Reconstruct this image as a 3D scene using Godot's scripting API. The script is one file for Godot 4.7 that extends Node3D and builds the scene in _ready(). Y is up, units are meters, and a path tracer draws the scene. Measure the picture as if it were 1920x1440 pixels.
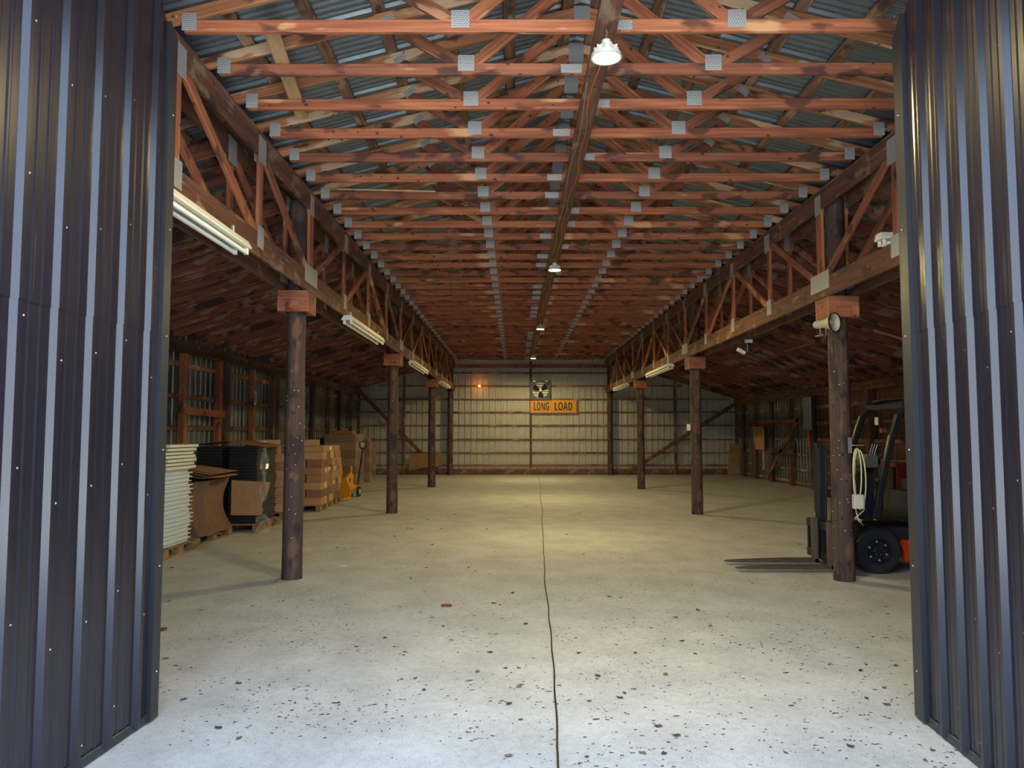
extends Node3D
# A timber barn with a metal roof, seen through its open doors. x right, y up, depth d = -z. Metres.

const XC := 0.57            # middle of the nave
const PL := -2.45           # left pole row
const PR := 3.57            # right pole row
const WL := -5.95           # left wall
const WR := 8.4             # right wall
const DF := 2.1             # front wall
const DB := 28.4            # back wall
const TB := 4.33            # underside of the roof trusses
const HEEL := 2.83
const SLOPE := 0.26
const ASLOPE := 0.30
const FOCAL := 1400.0       # pixels of a 1920 x 1440 picture
const POLES := [8.3, 15.0, 21.7]

const ORD := ["first", "second", "third", "fourth", "fifth", "sixth", "seventh", "eighth", "ninth", "tenth", "eleventh", "twelfth", "thirteenth", "fourteenth", "fifteenth", "sixteenth", "seventeenth", "eighteenth", "nineteenth", "twentieth"]
var rng := RandomNumberGenerator.new()
var cam: Camera3D
var used := {}
var M := {}

# ---------------------------------------------------------------- mesh builder
class MB:
	var v := PackedVector3Array()
	var n := PackedVector3Array()
	var t := PackedVector2Array()
	var c := PackedColorArray()
	var k := PackedInt32Array()
	var xf := Transform3D.IDENTITY
	var col := Color.WHITE
	var colored := false
	func _p(a: Vector3, nn: Vector3, u: Vector2) -> void:
		v.append(xf * a); n.append((xf.basis * nn).normalized()); t.append(u); c.append(col)
	func quad(a: Vector3, b: Vector3, cc: Vector3, d: Vector3, ua := Vector2(0, 0), ub := Vector2(1, 0), uc := Vector2(1, 1), ud := Vector2(0, 1)) -> void:
		var nn := (b - a).cross(cc - a)
		if nn.length() < 1e-12: nn = (cc - a).cross(d - a)
		nn = nn.normalized()
		quadn(a, b, cc, d, nn, nn, nn, nn, ua, ub, uc, ud)
	func quadn(a: Vector3, b: Vector3, cc: Vector3, d: Vector3, na: Vector3, nb: Vector3, nc: Vector3, nd: Vector3, ua := Vector2(0, 0), ub := Vector2(1, 0), uc := Vector2(1, 1), ud := Vector2(0, 1)) -> void:
		var i := v.size()
		_p(a, na, ua); _p(b, nb, ub); _p(cc, nc, uc); _p(d, nd, ud)
		if xf.basis.determinant() < 0.0: k.append_array([i, i + 1, i + 2, i, i + 2, i + 3])
		else: k.append_array([i, i + 2, i + 1, i, i + 3, i + 2])
	func tri(a: Vector3, b: Vector3, cc: Vector3, ua := Vector2(0, 0), ub := Vector2(1, 0), uc := Vector2(1, 1)) -> void:
		var nn := (b - a).cross(cc - a).normalized()
		var i := v.size()
		_p(a, nn, ua); _p(b, nn, ub); _p(cc, nn, uc)
		if xf.basis.determinant() < 0.0: k.append_array([i, i + 1, i + 2])
		else: k.append_array([i, i + 2, i + 1])
	# a bar from a to b: w across, h along up, edges eased by e; u runs along the bar
	func bar(a: Vector3, b: Vector3, w: float, h: float, up := Vector3.UP, e := 0.004, off := Vector2.ZERO, h2 := -1.0) -> void:
		var dir := (b - a).normalized()
		var side := dir.cross(up).normalized()
		var u := side.cross(dir).normalized()
		var L := (b - a).length()
		var hb := h if h2 < 0.0 else h2
		var ring0 := []
		var ring1 := []
		for pass_ in 2:
			var hh := h if pass_ == 0 else hb
			var o := a if pass_ == 0 else b
			var x := w / 2; var y := hh / 2
			var ee := minf(e, minf(x, y) * 0.5)
			for q in [[-x + ee, -y], [x - ee, -y], [x, -y + ee], [x, y - ee], [x - ee, y], [-x + ee, y], [-x, y - ee], [-x, -y + ee]]:
				(ring0 if pass_ == 0 else ring1).append(o + side * q[0] + u * q[1])
		var run := 0.0
		for i in 8:
			var j := (i + 1) % 8
			var step: float = (ring0[j] - ring0[i]).length()
			var v0 := (run + off.y) / 0.6
			var v1 := (run + step + off.y) / 0.6
			var u0 := off.x / 2.4
			var u1 := (off.x + L) / 2.4
			quad(ring0[i], ring1[i], ring1[j], ring0[j], Vector2(u0, v0), Vector2(u1, v0), Vector2(u1, v1), Vector2(u0, v1))
			run += step
		for i in range(1, 7):
			tri(ring0[0], ring0[i], ring0[i + 1], Vector2(.1, .1), Vector2(.12, .1), Vector2(.12, .13))
			tri(ring1[0], ring1[i + 1], ring1[i], Vector2(.1, .1), Vector2(.12, .1), Vector2(.12, .13))
	func box(ctr: Vector3, s: Vector3, e := 0.003, off := Vector2.ZERO) -> void:
		# the longest side carries the grain
		if s.x >= s.y and s.x >= s.z: bar(ctr - Vector3(s.x / 2, 0, 0), ctr + Vector3(s.x / 2, 0, 0), s.z, s.y, Vector3.UP, e, off)
		elif s.z >= s.y: bar(ctr - Vector3(0, 0, s.z / 2), ctr + Vector3(0, 0, s.z / 2), s.x, s.y, Vector3.UP, e, off)
		else: bar(ctr - Vector3(0, s.y / 2, 0), ctr + Vector3(0, s.y / 2, 0), s.x, s.z, Vector3(0, 0, 1), e, off)
	func tube(pts: Array, r: float, seg := 8, closed_ends := true) -> void:
		var rings := []
		var lastu := Vector3.UP
		for i in pts.size():
			var d: Vector3 = (pts[mini(i + 1, pts.size() - 1)] - pts[maxi(i - 1, 0)]).normalized()
			if absf(d.dot(lastu)) > 0.95: lastu = Vector3.RIGHT if absf(d.x) < 0.9 else Vector3.FORWARD
			var s := d.cross(lastu).normalized()
			var u := s.cross(d).normalized()
			lastu = u
			var ring := []
			for j in seg:
				var a := TAU * j / seg
				ring.append([pts[i] + (s * cos(a) + u * sin(a)) * r, s * cos(a) + u * sin(a)])
			rings.append(ring)
		var len := 0.0
		for i in rings.size() - 1:
			var l2: float = len + (pts[i + 1] - pts[i]).length()
			for j in seg:
				var m := (j + 1) % seg
				quadn(rings[i][m][0], rings[i][j][0], rings[i + 1][j][0], rings[i + 1][m][0], rings[i][m][1], rings[i][j][1], rings[i + 1][j][1], rings[i + 1][m][1], Vector2(len, float(j + 1) / seg), Vector2(len, float(j) / seg), Vector2(l2, float(j) / seg), Vector2(l2, float(j + 1) / seg))
			len = l2
		if closed_ends:
			for j in range(1, seg - 1):
				tri(rings[0][0][0], rings[0][j][0], rings[0][j + 1][0])
				var e: Array = rings[-1]
				tri(e[0][0], e[j + 1][0], e[j][0])
	# profile of Vector2(radius, height) turned about y; us = texture repeats round it
	func lathe(prof: Array, seg := 20, us := 1.0, smooth := true) -> void:
		var vv := 0.0
		for i in prof.size() - 1:
			var p: Vector2 = prof[i]; var q: Vector2 = prof[i + 1]
			var d := (q - p)
			if d.length() < 1e-6: continue
			var nr := Vector2(d.y, -d.x).normalized()
			var v2 := vv + d.length()
			for j in seg:
				var a := TAU * j / seg; var b := TAU * (j + 1) / seg
				var ca := Vector3(cos(a), 0, -sin(a)); var cb := Vector3(cos(b), 0, -sin(b))
				var na := (ca * nr.x + Vector3.UP * nr.y).normalized(); var nb := (cb * nr.x + Vector3.UP * nr.y).normalized()
				if not smooth: na = (na + nb).normalized(); nb = na
				quadn(ca * p.x + Vector3.UP * p.y, cb * p.x + Vector3.UP * p.y, cb * q.x + Vector3.UP * q.y, ca * q.x + Vector3.UP * q.y, na, nb, nb, na, Vector2(vv / 2.4, us * j / seg), Vector2(vv / 2.4, us * (j + 1) / seg), Vector2(v2 / 2.4, us * (j + 1) / seg), Vector2(v2 / 2.4, us * j / seg))
			vv = v2
	# a flat polygon (x, z) given thickness along y
	func slab(poly: PackedVector2Array, y0: float, y1: float, scale := 1.0) -> void:
		var idx := Geometry2D.triangulate_polygon(poly)
		var ccw := not Geometry2D.is_polygon_clockwise(poly)
		for i in range(0, idx.size(), 3):
			var a := poly[idx[i]]; var b := poly[idx[i + 1]]; var d := poly[idx[i + 2]]
			if (b - a).cross(d - a) < 0.0:
				var s := b; b = d; d = s
			tri(Vector3(a.x, y1, a.y), Vector3(d.x, y1, d.y), Vector3(b.x, y1, b.y), a * scale, d * scale, b * scale)
			tri(Vector3(a.x, y0, a.y), Vector3(b.x, y0, b.y), Vector3(d.x, y0, d.y), a * scale, b * scale, d * scale)
		var run := 0.0
		for i in poly.size():
			var a := poly[i]; var b := poly[(i + 1) % poly.size()]
			if not ccw: var s := a; a = b; b = s
			var l := (b - a).length()
			quad(Vector3(a.x, y0, a.y), Vector3(a.x, y1, a.y), Vector3(b.x, y1, b.y), Vector3(b.x, y0, b.y), Vector2(run, y0) * scale, Vector2(run, y1) * scale, Vector2(run + l, y1) * scale, Vector2(run + l, y0) * scale)
			run += l
	func mesh() -> ArrayMesh:
		var m := ArrayMesh.new()
		var a := []
		a.resize(Mesh.ARRAY_MAX)
		a[Mesh.ARRAY_VERTEX] = v; a[Mesh.ARRAY_NORMAL] = n; a[Mesh.ARRAY_TEX_UV] = t; a[Mesh.ARRAY_INDEX] = k
		if colored: a[Mesh.ARRAY_COLOR] = c
		m.add_surface_from_arrays(Mesh.PRIMITIVE_TRIANGLES, a)
		return m

# ---------------------------------------------------------------- scene helpers
func numbered(called: String) -> String:
	var k: int = used.get(called, 0)
	used[called] = k + 1
	return called if k == 0 else "%s_%03d" % [called, k]

func tag(o: Node, label: String, category: String, group := "") -> Node:
	o.set_meta("label", label); o.set_meta("category", category)
	if group: o.set_meta("group", group)
	return o

func thing(called: String, label: String, category: String, at := Vector3.ZERO, turn := 0.0, group := "") -> Node3D:
	var o := Node3D.new()
	o.name = numbered(called)
	add_child(o)
	o.position = at; o.rotation.y = turn
	tag(o, label, category, group)
	return o

func struct(called: String) -> Node3D:
	var o := Node3D.new()
	o.name = called
	add_child(o)
	o.set_meta("kind", "structure")
	return o

func part(called: String, m: Mesh, mat: Material, parent: Node, at := Vector3.ZERO, label := "") -> MeshInstance3D:
	var o := MeshInstance3D.new()
	o.name = called
	o.mesh = m
	o.material_override = mat
	parent.add_child(o, true)
	o.position = at
	if label: o.set_meta("label", label)
	return o

func solo(called: String, m: Mesh, mat: Material, at: Vector3, label: String, category: String, group := "") -> MeshInstance3D:
	var o := MeshInstance3D.new()
	o.name = numbered(called)
	o.mesh = m
	o.material_override = mat
	add_child(o)
	o.position = at
	tag(o, label, category, group)
	return o

func nth(i: int) -> String:
	if i < 20: return ORD[i]
	return (["twenty", "thirty", "forty"][(i + 1) / 10 - 2] + "-" + ORD[(i + 1) % 10 - 1]) if (i + 1) % 10 else ["thirtieth", "fortieth"][(i + 1) / 10 - 3]

func off() -> Vector2: return Vector2(rng.randf() * 2.4, rng.randf() * 0.6)

func lum(a: Vector3, b: Vector3, w: float, h: float, up := Vector3.UP, e := 0.004) -> ArrayMesh:
	var s := MB.new()
	s.bar(a, b, w, h, up, e, off())
	return s.mesh()

func boxm(s: Vector3, e := 0.003, ctr := Vector3.ZERO) -> ArrayMesh:
	var m := MB.new()
	m.box(ctr, s, e, off())
	return m.mesh()

# a pixel of the photograph -> the point of the floor (height h) that it shows
func ground_at(px: float, py: float, h := 0.0) -> Vector3:
	var r := cam.basis * Vector3((px - 960.0) / FOCAL, -(py - 720.0) / FOCAL, -1.0)
	return cam.position + r * ((h - cam.position.y) / r.y)

func roof_y(x: float) -> float:   # the underside of the roof sheets
	var dx := absf(x - XC)
	if dx < 3.2: return 4.55 + SLOPE * (HEEL - dx)
	return 4.55 + SLOPE * (HEEL - 3.2) - ASLOPE * (dx - 3.2)

# ---------------------------------------------------------------- textures
func noise_img(w: int, h: int, freq: float, sd: int, W: int, H: int, octaves := 3) -> PackedByteArray:
	var f := FastNoiseLite.new()
	f.seed = sd; f.frequency = freq; f.noise_type = FastNoiseLite.TYPE_SIMPLEX_SMOOTH
	f.fractal_octaves = octaves
	var im := f.get_seamless_image(w, h)
	im.convert(Image.FORMAT_L8)
	if w != W or h != H: im.resize(W, H, Image.INTERPOLATE_CUBIC)
	return im.get_data()

func tex_of(W: int, H: int, d: PackedByteArray) -> ImageTexture:
	var im := Image.create_from_data(W, H, false, Image.FORMAT_RGB8, d)
	return ImageTexture.create_from_image(im)

# grain along u; dark and pale are blotches of stain, amounts 0..1
func wood_tex(sd: int, lo: Color, mid: Color, hi: Color, dark: Color, pale: Color, dark_at: float, pale_at: float, knots := 14) -> ImageTexture:
	var W := 1024; var H := 256
	var g1 := noise_img(40, 256, 0.06, sd, W, H, 3)
	var g2 := noise_img(24, 128, 0.02, sd + 1, W, H, 2)
	var p1 := noise_img(128, 64, 0.028, sd + 2, W, H, 4)
	var p2 := noise_img(128, 64, 0.022, sd + 3, W, H, 4)
	var d := PackedByteArray()
	d.resize(W * H * 3)
	for i in W * H:
		var g := g1[i] * 0.0024 + g2[i] * 0.0016
		var c := lo.lerp(mid, clampf(g * 2.0, 0, 1)) if g < 0.5 else mid.lerp(hi, clampf(g * 2.0 - 1.0, 0, 1))
		var a := clampf((p1[i] / 255.0 + (g - 0.5) * 0.25 - (1.0 - dark_at)) * 7.0, 0, 1)
		if a > 0.0: c = c.lerp(dark, a * 0.85)
		var b := clampf((p2[i] / 255.0 + (g - 0.5) * 0.3 - (1.0 - pale_at)) * 8.0, 0, 1)
		if b > 0.0: c = c.lerp(pale, b * 0.85)
		d[i * 3] = int(c.r * 255.0); d[i * 3 + 1] = int(c.g * 255.0); d[i * 3 + 2] = int(c.b * 255.0)
	var r := RandomNumberGenerator.new()
	r.seed = sd
	for q in knots:
		var kx := r.randi() % W; var ky := r.randi() % H
		var rx := r.randf_range(5.0, 12.0); var ry := rx * 0.75
		for y in range(-int(ry) - 1, int(ry) + 2):
			for x in range(-int(rx) - 1, int(rx) + 2):
				var e := sqrt(x * x / (rx * rx) + y * y / (ry * ry))
				if e > 1.0: continue
				var at := (posmod(ky + y, H) * W + posmod(kx + x, W)) * 3
				var s := 0.45 + 0.55 * smoothstep(0.35, 1.0, e) + 0.15 * sin(e * 14.0) * (1.0 - e)
				for ch in 3: d[at + ch] = clampi(int(d[at + ch] * s), 0, 255)
	return tex_of(W, H, d)

func mottle_tex(sd: int, W: int, lo: Color, hi: Color, f1: float, f2: float, speck := 0.0) -> ImageTexture:
	var a := noise_img(W, W, f1, sd, W, W, 4)
	var b := noise_img(W, W, f2, sd + 1, W, W, 3)
	var r := RandomNumberGenerator.new()
	r.seed = sd
	var d := PackedByteArray()
	d.resize(W * W * 3)
	for i in W * W:
		var c := lo.lerp(hi, clampf(a[i] * 0.0024 + b[i] * 0.0016, 0, 1))
		var s := 1.0
		if speck > 0.0 and r.randf() < speck: s = r.randf_range(0.55, 0.85)
		d[i * 3] = int(c.r * s * 255.0); d[i * 3 + 1] = int(c.g * s * 255.0); d[i * 3 + 2] = int(c.b * s * 255.0)
	return tex_of(W, W, d)

func c8(r: int, g: int, b: int) -> Color: return Color(r / 255.0, g / 255.0, b / 255.0)

func mat(col: Color, rough := 0.7, metal := 0.0, tex: Texture2D = null) -> StandardMaterial3D:
	var m := StandardMaterial3D.new()
	m.albedo_color = col; m.roughness = rough; m.metallic = metal
	if tex: m.albedo_texture = tex
	return m

func wood(tex: Texture2D, rough := 0.75) -> StandardMaterial3D: return mat(Color.WHITE, rough, 0.0, tex)

func tri_mat(tex: Texture2D, scale: float, rough: float, metal := 0.0, tint := Color.WHITE) -> StandardMaterial3D:
	var m := mat(tint, rough, metal, tex)
	m.uv1_triplanar = true
	m.uv1_world_triplanar = true
	m.uv1_scale = Vector3.ONE * scale
	return m

func plate_tex() -> ImageTexture:
	var W := 128
	var n := noise_img(W, W, 0.08, 5, W, W)
	var d := PackedByteArray()
	d.resize(W * W * 3)
	for y in W:
		for x in W:
			var row := y / 16
			var xx := (x + (row % 2) * 11) % 22
			var hole := (y % 16) in range(5, 10) and xx > 3 and xx < 15
			var g := 0.68 + (n[y * W + x] / 255.0 - 0.5) * 0.2
			if hole: g *= 0.4
			for ch in 3: d[(y * W + x) * 3 + ch] = int(clampf(g * [1.0, 1.0, 0.97][ch], 0, 1) * 255.0)
	return tex_of(W, W, d)

func make_materials() -> void:
	M.chord = wood(wood_tex(11, c8(112, 60, 39), c8(166, 97, 62), c8(204, 134, 86), c8(90, 52, 39), c8(218, 166, 114), 0.36, 0.28))
	M.chord_b = wood(wood_tex(21, c8(96, 53, 38), c8(142, 83, 56), c8(174, 111, 75), c8(74, 46, 37), c8(192, 140, 98), 0.38, 0.22))
	M.rafter = wood(wood_tex(31, c8(120, 70, 44), c8(172, 112, 72), c8(206, 150, 104), c8(74, 44, 32), c8(222, 190, 150), 0.36, 0.38, 20))
	M.girder = wood(wood_tex(41, c8(72, 46, 36), c8(106, 68, 51), c8(134, 94, 72), c8(62, 43, 36), c8(142, 118, 92), 0.33, 0.32))
	M.aisle = wood(wood_tex(51, c8(96, 53, 38), c8(142, 83, 60), c8(174, 111, 82), c8(62, 44, 40), c8(168, 138, 116), 0.42, 0.36))
	M.purlin = wood(wood_tex(61, c8(84, 62, 46), c8(128, 96, 70), c8(166, 130, 98), c8(70, 52, 40), c8(180, 148, 116), 0.32, 0.3), 0.9)
	M.pole = wood(wood_tex(71, c8(58, 44, 40), c8(76, 58, 51), c8(98, 74, 62), c8(48, 38, 36), c8(112, 84, 66), 0.34, 0.22, 30), 0.85)
	M.stud = wood(wood_tex(81, c8(112, 60, 40), c8(150, 88, 58), c8(180, 116, 80), c8(66, 36, 28), c8(170, 116, 78), 0.25, 0.2))
	M.cap = wood(wood_tex(91, c8(112, 62, 44), c8(150, 88, 62), c8(176, 112, 80), c8(90, 54, 42), c8(180, 128, 92), 0.22, 0.2))
	M.pine = wood(wood_tex(101, c8(168, 128, 84), c8(196, 158, 110), c8(214, 182, 136), c8(140, 100, 64), c8(224, 198, 158), 0.2, 0.2))
	M.pallet = wood(wood_tex(111, c8(110, 86, 58), c8(150, 120, 84), c8(178, 148, 106), c8(84, 64, 46), c8(190, 164, 124), 0.25, 0.2), 0.9)
	M.plate = mat(Color.WHITE, 0.5, 0.15, plate_tex())
	M.plate.uv1_triplanar = true
	M.plate.uv1_scale = Vector3.ONE * 9.0
	var galv := mottle_tex(121, 256, c8(118, 122, 122), c8(166, 168, 165), 0.03, 0.15)
	M.roof = tri_mat(galv, 0.7, 0.42, 0.75, c8(206, 212, 214))
	M.sheet = tri_mat(mottle_tex(124, 256, c8(164, 161, 150), c8(196, 193, 181), 0.03, 0.15), 0.5, 0.5)
	M.sheet_side = M.roof
	M.rust_sheet = tri_mat(mottle_tex(127, 256, c8(80, 50, 40), c8(110, 76, 60), 0.03, 0.12), 0.6, 0.6, 0.2)
	M.black_metal = tri_mat(mottle_tex(131, 256, c8(33, 30, 36), c8(40, 37, 43), 0.02, 0.2), 0.8, 0.24)
	M.black_trim = tri_mat(mottle_tex(137, 256, c8(34, 35, 38), c8(46, 47, 50), 0.05, 0.2), 1.5, 0.42)
	M.concrete = tri_mat(mottle_tex(141, 1024, c8(158, 158, 155), c8(196, 196, 192), 0.006, 0.05, 0.03), 0.23, 0.82)
	M.gravel = tri_mat(mottle_tex(151, 512, c8(170, 171, 170), c8(206, 206, 203), 0.02, 0.2, 0.05), 0.4, 0.95)
	M.white_enamel = mat(c8(222, 220, 204), 0.4)
	M.tube = mat(c8(228, 230, 224), 0.2)
	M.dark_steel = mat(c8(44, 45, 49), 0.42, 0.35)
	M.steel = mat(c8(150, 152, 154), 0.35, 0.9)
	M.zinc = mat(c8(176, 178, 176), 0.4, 0.7)
	M.black_rubber = mat(c8(30, 30, 31), 0.8)
	M.black_plastic = mat(c8(24, 25, 30), 0.38)
	M.cardboard = tri_mat(mottle_tex(161, 256, c8(164, 124, 86), c8(190, 148, 106), 0.012, 0.12), 1.3, 0.85)
	M.cardboard_b = tri_mat(mottle_tex(165, 256, c8(138, 100, 70), c8(166, 124, 88), 0.012, 0.12), 1.1, 0.85)
	M.cardboard_c = tri_mat(mottle_tex(169, 256, c8(116, 84, 62), c8(140, 104, 78), 0.012, 0.12), 1.1, 0.88)
	M.paper = mat(c8(214, 212, 204), 0.7)
	M.film = mat(Color(0.86, 0.88, 0.86, 0.2), 0.15)
	M.film_thin = mat(Color(0.86, 0.88, 0.86, 0.09), 0.12)
	M.film_thin.transparency = BaseMaterial3D.TRANSPARENCY_ALPHA
	M.film.transparency = BaseMaterial3D.TRANSPARENCY_ALPHA
	M.orange = mat(c8(206, 66, 28), 0.4)
	M.yellow = mat(c8(214, 142, 34), 0.45)
	M.cord = mat(c8(24, 24, 25), 0.6)

# ---------------------------------------------------------------- camera, sky, exposure
func setup() -> void:
	cam = Camera3D.new()
	cam.name = "camera"
	cam.fov = rad_to_deg(2.0 * atan(720.0 / FOCAL))
	cam.near = 0.05; cam.far = 400.0
	cam.position = Vector3(0, 1.6, 0)
	cam.basis = Basis.from_euler(Vector3(deg_to_rad(3.7), deg_to_rad(0.245), 0))
	add_child(cam)
	cam.make_current()
	var env := Environment.new()
	env.background_mode = Environment.BG_SKY
	var sky := Sky.new()
	var sm := ProceduralSkyMaterial.new()
	sm.sky_top_color = c8(142, 179, 226)
	sm.sky_horizon_color = c8(210, 224, 236)
	sm.sky_curve = 0.25
	sm.ground_bottom_color = c8(120, 118, 112)
	sm.ground_horizon_color = c8(160, 160, 156)
	sm.sky_energy_multiplier = 2.1
	sky.sky_material = sm
	env.sky = sky
	env.tonemap_mode = Environment.TONE_MAPPER_LINEAR
	env.tonemap_exposure = 1.6
	env.sdfgi_enabled = true; env.ssao_enabled = true; env.ssil_enabled = true
	var we := WorldEnvironment.new()
	we.name = "world_environment"
	we.environment = env
	add_child(we)
	# the sun stands high behind the barn: its front lies in its own shade, the yard beyond is sunlit
	var sun := DirectionalLight3D.new()
	sun.name = "sun"
	add_child(sun)
	sun.rotation = Vector3(deg_to_rad(-52), deg_to_rad(180 - 18), 0)
	sun.light_energy = SUN_ENERGY
	sun.light_color = Color(1.0, 0.98, 0.95)
	sun.light_angular_distance = 0.53
	sun.shadow_enabled = true
	sun.sky_mode = DirectionalLight3D.SKY_MODE_LIGHT_ONLY

const SUN_ENERGY := 11.0
const LAMP_COLOR := Color(1.0, 0.91, 0.64)
const LAMP_ENERGY := 8.6

# ---------------------------------------------------------------- shell
# vertical sheet whose profile (t along, w out) is pushed from y0 up to top(t); axis and normal given
func ribbed(prof: Array, o: Vector3, axis: Vector3, outw: Vector3, y0: float, top: Callable) -> ArrayMesh:
	var s := MB.new()
	for i in prof.size() - 1:
		var p: Vector2 = prof[i]; var q: Vector2 = prof[i + 1]
		var a := o + axis * p.x + outw * p.y
		var b := o + axis * q.x + outw * q.y
		var ya: float = top.call(a); var yb: float = top.call(b)
		var a0 := Vector3(a.x, y0, a.z); var b0 := Vector3(b.x, y0, b.z)
		var a1 := Vector3(a.x, ya, a.z); var b1 := Vector3(b.x, yb, b.z)
		if (b0 - a0).cross(a1 - a0).dot(outw) > 0.0: s.quad(a0, b0, b1, a1)
		else: s.quad(b0, a0, a1, b1)
	return s.mesh()

func rib_profile(length: float, pitch: float, h: float, base: float, topw: float, minor := 0.0, start := 0.0) -> Array:
	var pts := [Vector2(0, 0)]
	var t := start
	while t < length:
		var c := t + pitch / 2
		var evs := [[c, h, base, topw]]
		if minor != 0.0: evs = [[c, h, base, topw], [c + pitch * 0.36, minor, 0.03, 0.012], [c + pitch * 0.64, minor, 0.03, 0.012]]
		for e in evs:
			if e[0] + e[2] / 2 > length or e[0] - e[2] / 2 < pts[-1].x: continue
			pts.append_array([Vector2(e[0] - e[2] / 2, 0), Vector2(e[0] - e[3] / 2, e[1]), Vector2(e[0] + e[3] / 2, e[1]), Vector2(e[0] + e[2] / 2, 0)])
		t += pitch
	pts.append(Vector2(length, 0))
	return pts

func build_floor() -> void:
	var x0 := WL - 0.15; var x1 := WR + 0.15
	var z0 := -DF + 0.15; var z1 := -DB - 0.15
	var fl := struct("floor")
	part("slab", boxm(Vector3(x1 - x0, 0.2, z0 - z1), 0.0, Vector3((x0 + x1) / 2, -0.1, (z0 + z1) / 2)), M.concrete, fl)
	var g := struct("ground")
	part("yard", boxm(Vector3(70, 0.2, 50), 0.0, Vector3(XC, -0.101, -DF + 0.16 + 25.0)), M.gravel, g)

func build_ceiling() -> void:
	var ce := struct("ceiling")
	# corrugated sheets: one mesh for each slope, a sheet of 0.61 m beside the next
	var wdt := 0.61
	var meshes := []
	for strip in [[0.0, 3.2, -1], [0.0, 3.2, 1], [3.14, XC - WL + 0.2, -1], [3.14, WR - XC + 0.2, 1]]:
		var s := MB.new()
		var pts := []
		var nseg := 48
		for i in nseg + 1:
			var t := float(i) / nseg
			pts.append(Vector2(t * wdt, 0.011 * cos(t * TAU * 8.0)))
		# the lap: sheet's edge turned down, shaped to catch daylight from the doorway
		pts.append_array([Vector2(wdt + 0.004, 0.004), Vector2(wdt + 0.016, -0.016)])
		var xa: float = XC + strip[2] * strip[0]; var xb: float = XC + strip[2] * strip[1]
		var mid := (xa + xb) / 2
		var sl := (roof_y(mid + 0.1) - roof_y(mid - 0.1)) / 0.2
		var ya := roof_y(mid) + (xa - mid) * sl + 0.014; var yb := roof_y(mid) + (xb - mid) * sl + 0.014
		for i in pts.size() - 1:
			var p: Vector2 = pts[i]; var q: Vector2 = pts[i + 1]
			var a := Vector3(xa, ya + p.y, -p.x); var b := Vector3(xb, yb + p.y, -p.x)
			var c := Vector3(xb, yb + q.y, -q.x); var d := Vector3(xa, ya + q.y, -q.x)
			if (b - a).cross(c - a).y > 0: s.quad(a, d, c, b)
			else: s.quad(a, b, c, d)
		meshes.append(s.mesh())
	for k in 44:
		for m in meshes: part("roof_sheet", m, M.roof, ce, Vector3(0, 0, -(1.9 + k * wdt)))
	# purlins on the trusses and on the side rafters
	for side in [-1, 1]:
		var far: float = (XC - WL) if side < 0 else (WR - XC)
		var dx := 0.12
		while dx < far:
			var x: float = XC + side * dx
			var seam := 0.0
			for seg in 3:
				var d0 := 2.0 + seg * 8.85
				var y := roof_y(x) - 0.019
				part("purlin", lum(Vector3(x, y, -d0), Vector3(x, y, -minf(d0 + 8.83, DB)), 0.10, 0.034, Vector3(side * (SLOPE if dx < 3.2 else ASLOPE), 1, 0).normalized(), 0.006), M.purlin, ce)
			dx += 0.5
	# rafters of the side aisles, hung on the girders
	for side in [-1, 1]:
		var far: float = (XC - WL) if side < 0 else (WR - XC)
		var xa: float = XC + side * 3.215; var xb: float = XC + side * (far - 0.01)
		for variant in 1: pass
		var vs := []
		for q in 6:
			var s := MB.new()
			s.bar(Vector3(xa, roof_y(xa) - 0.04 - 0.10, 0), Vector3(xb, roof_y(xb) - 0.04 - 0.10, 0), 0.038, 0.19, Vector3.UP, 0.004, off())
			vs.append(s.mesh())
		for k in 43:
			part("rafter", vs[rng.randi() % 6], M.aisle, ce, Vector3(0, 0, -(2.51 + k * 0.61)))

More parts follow.
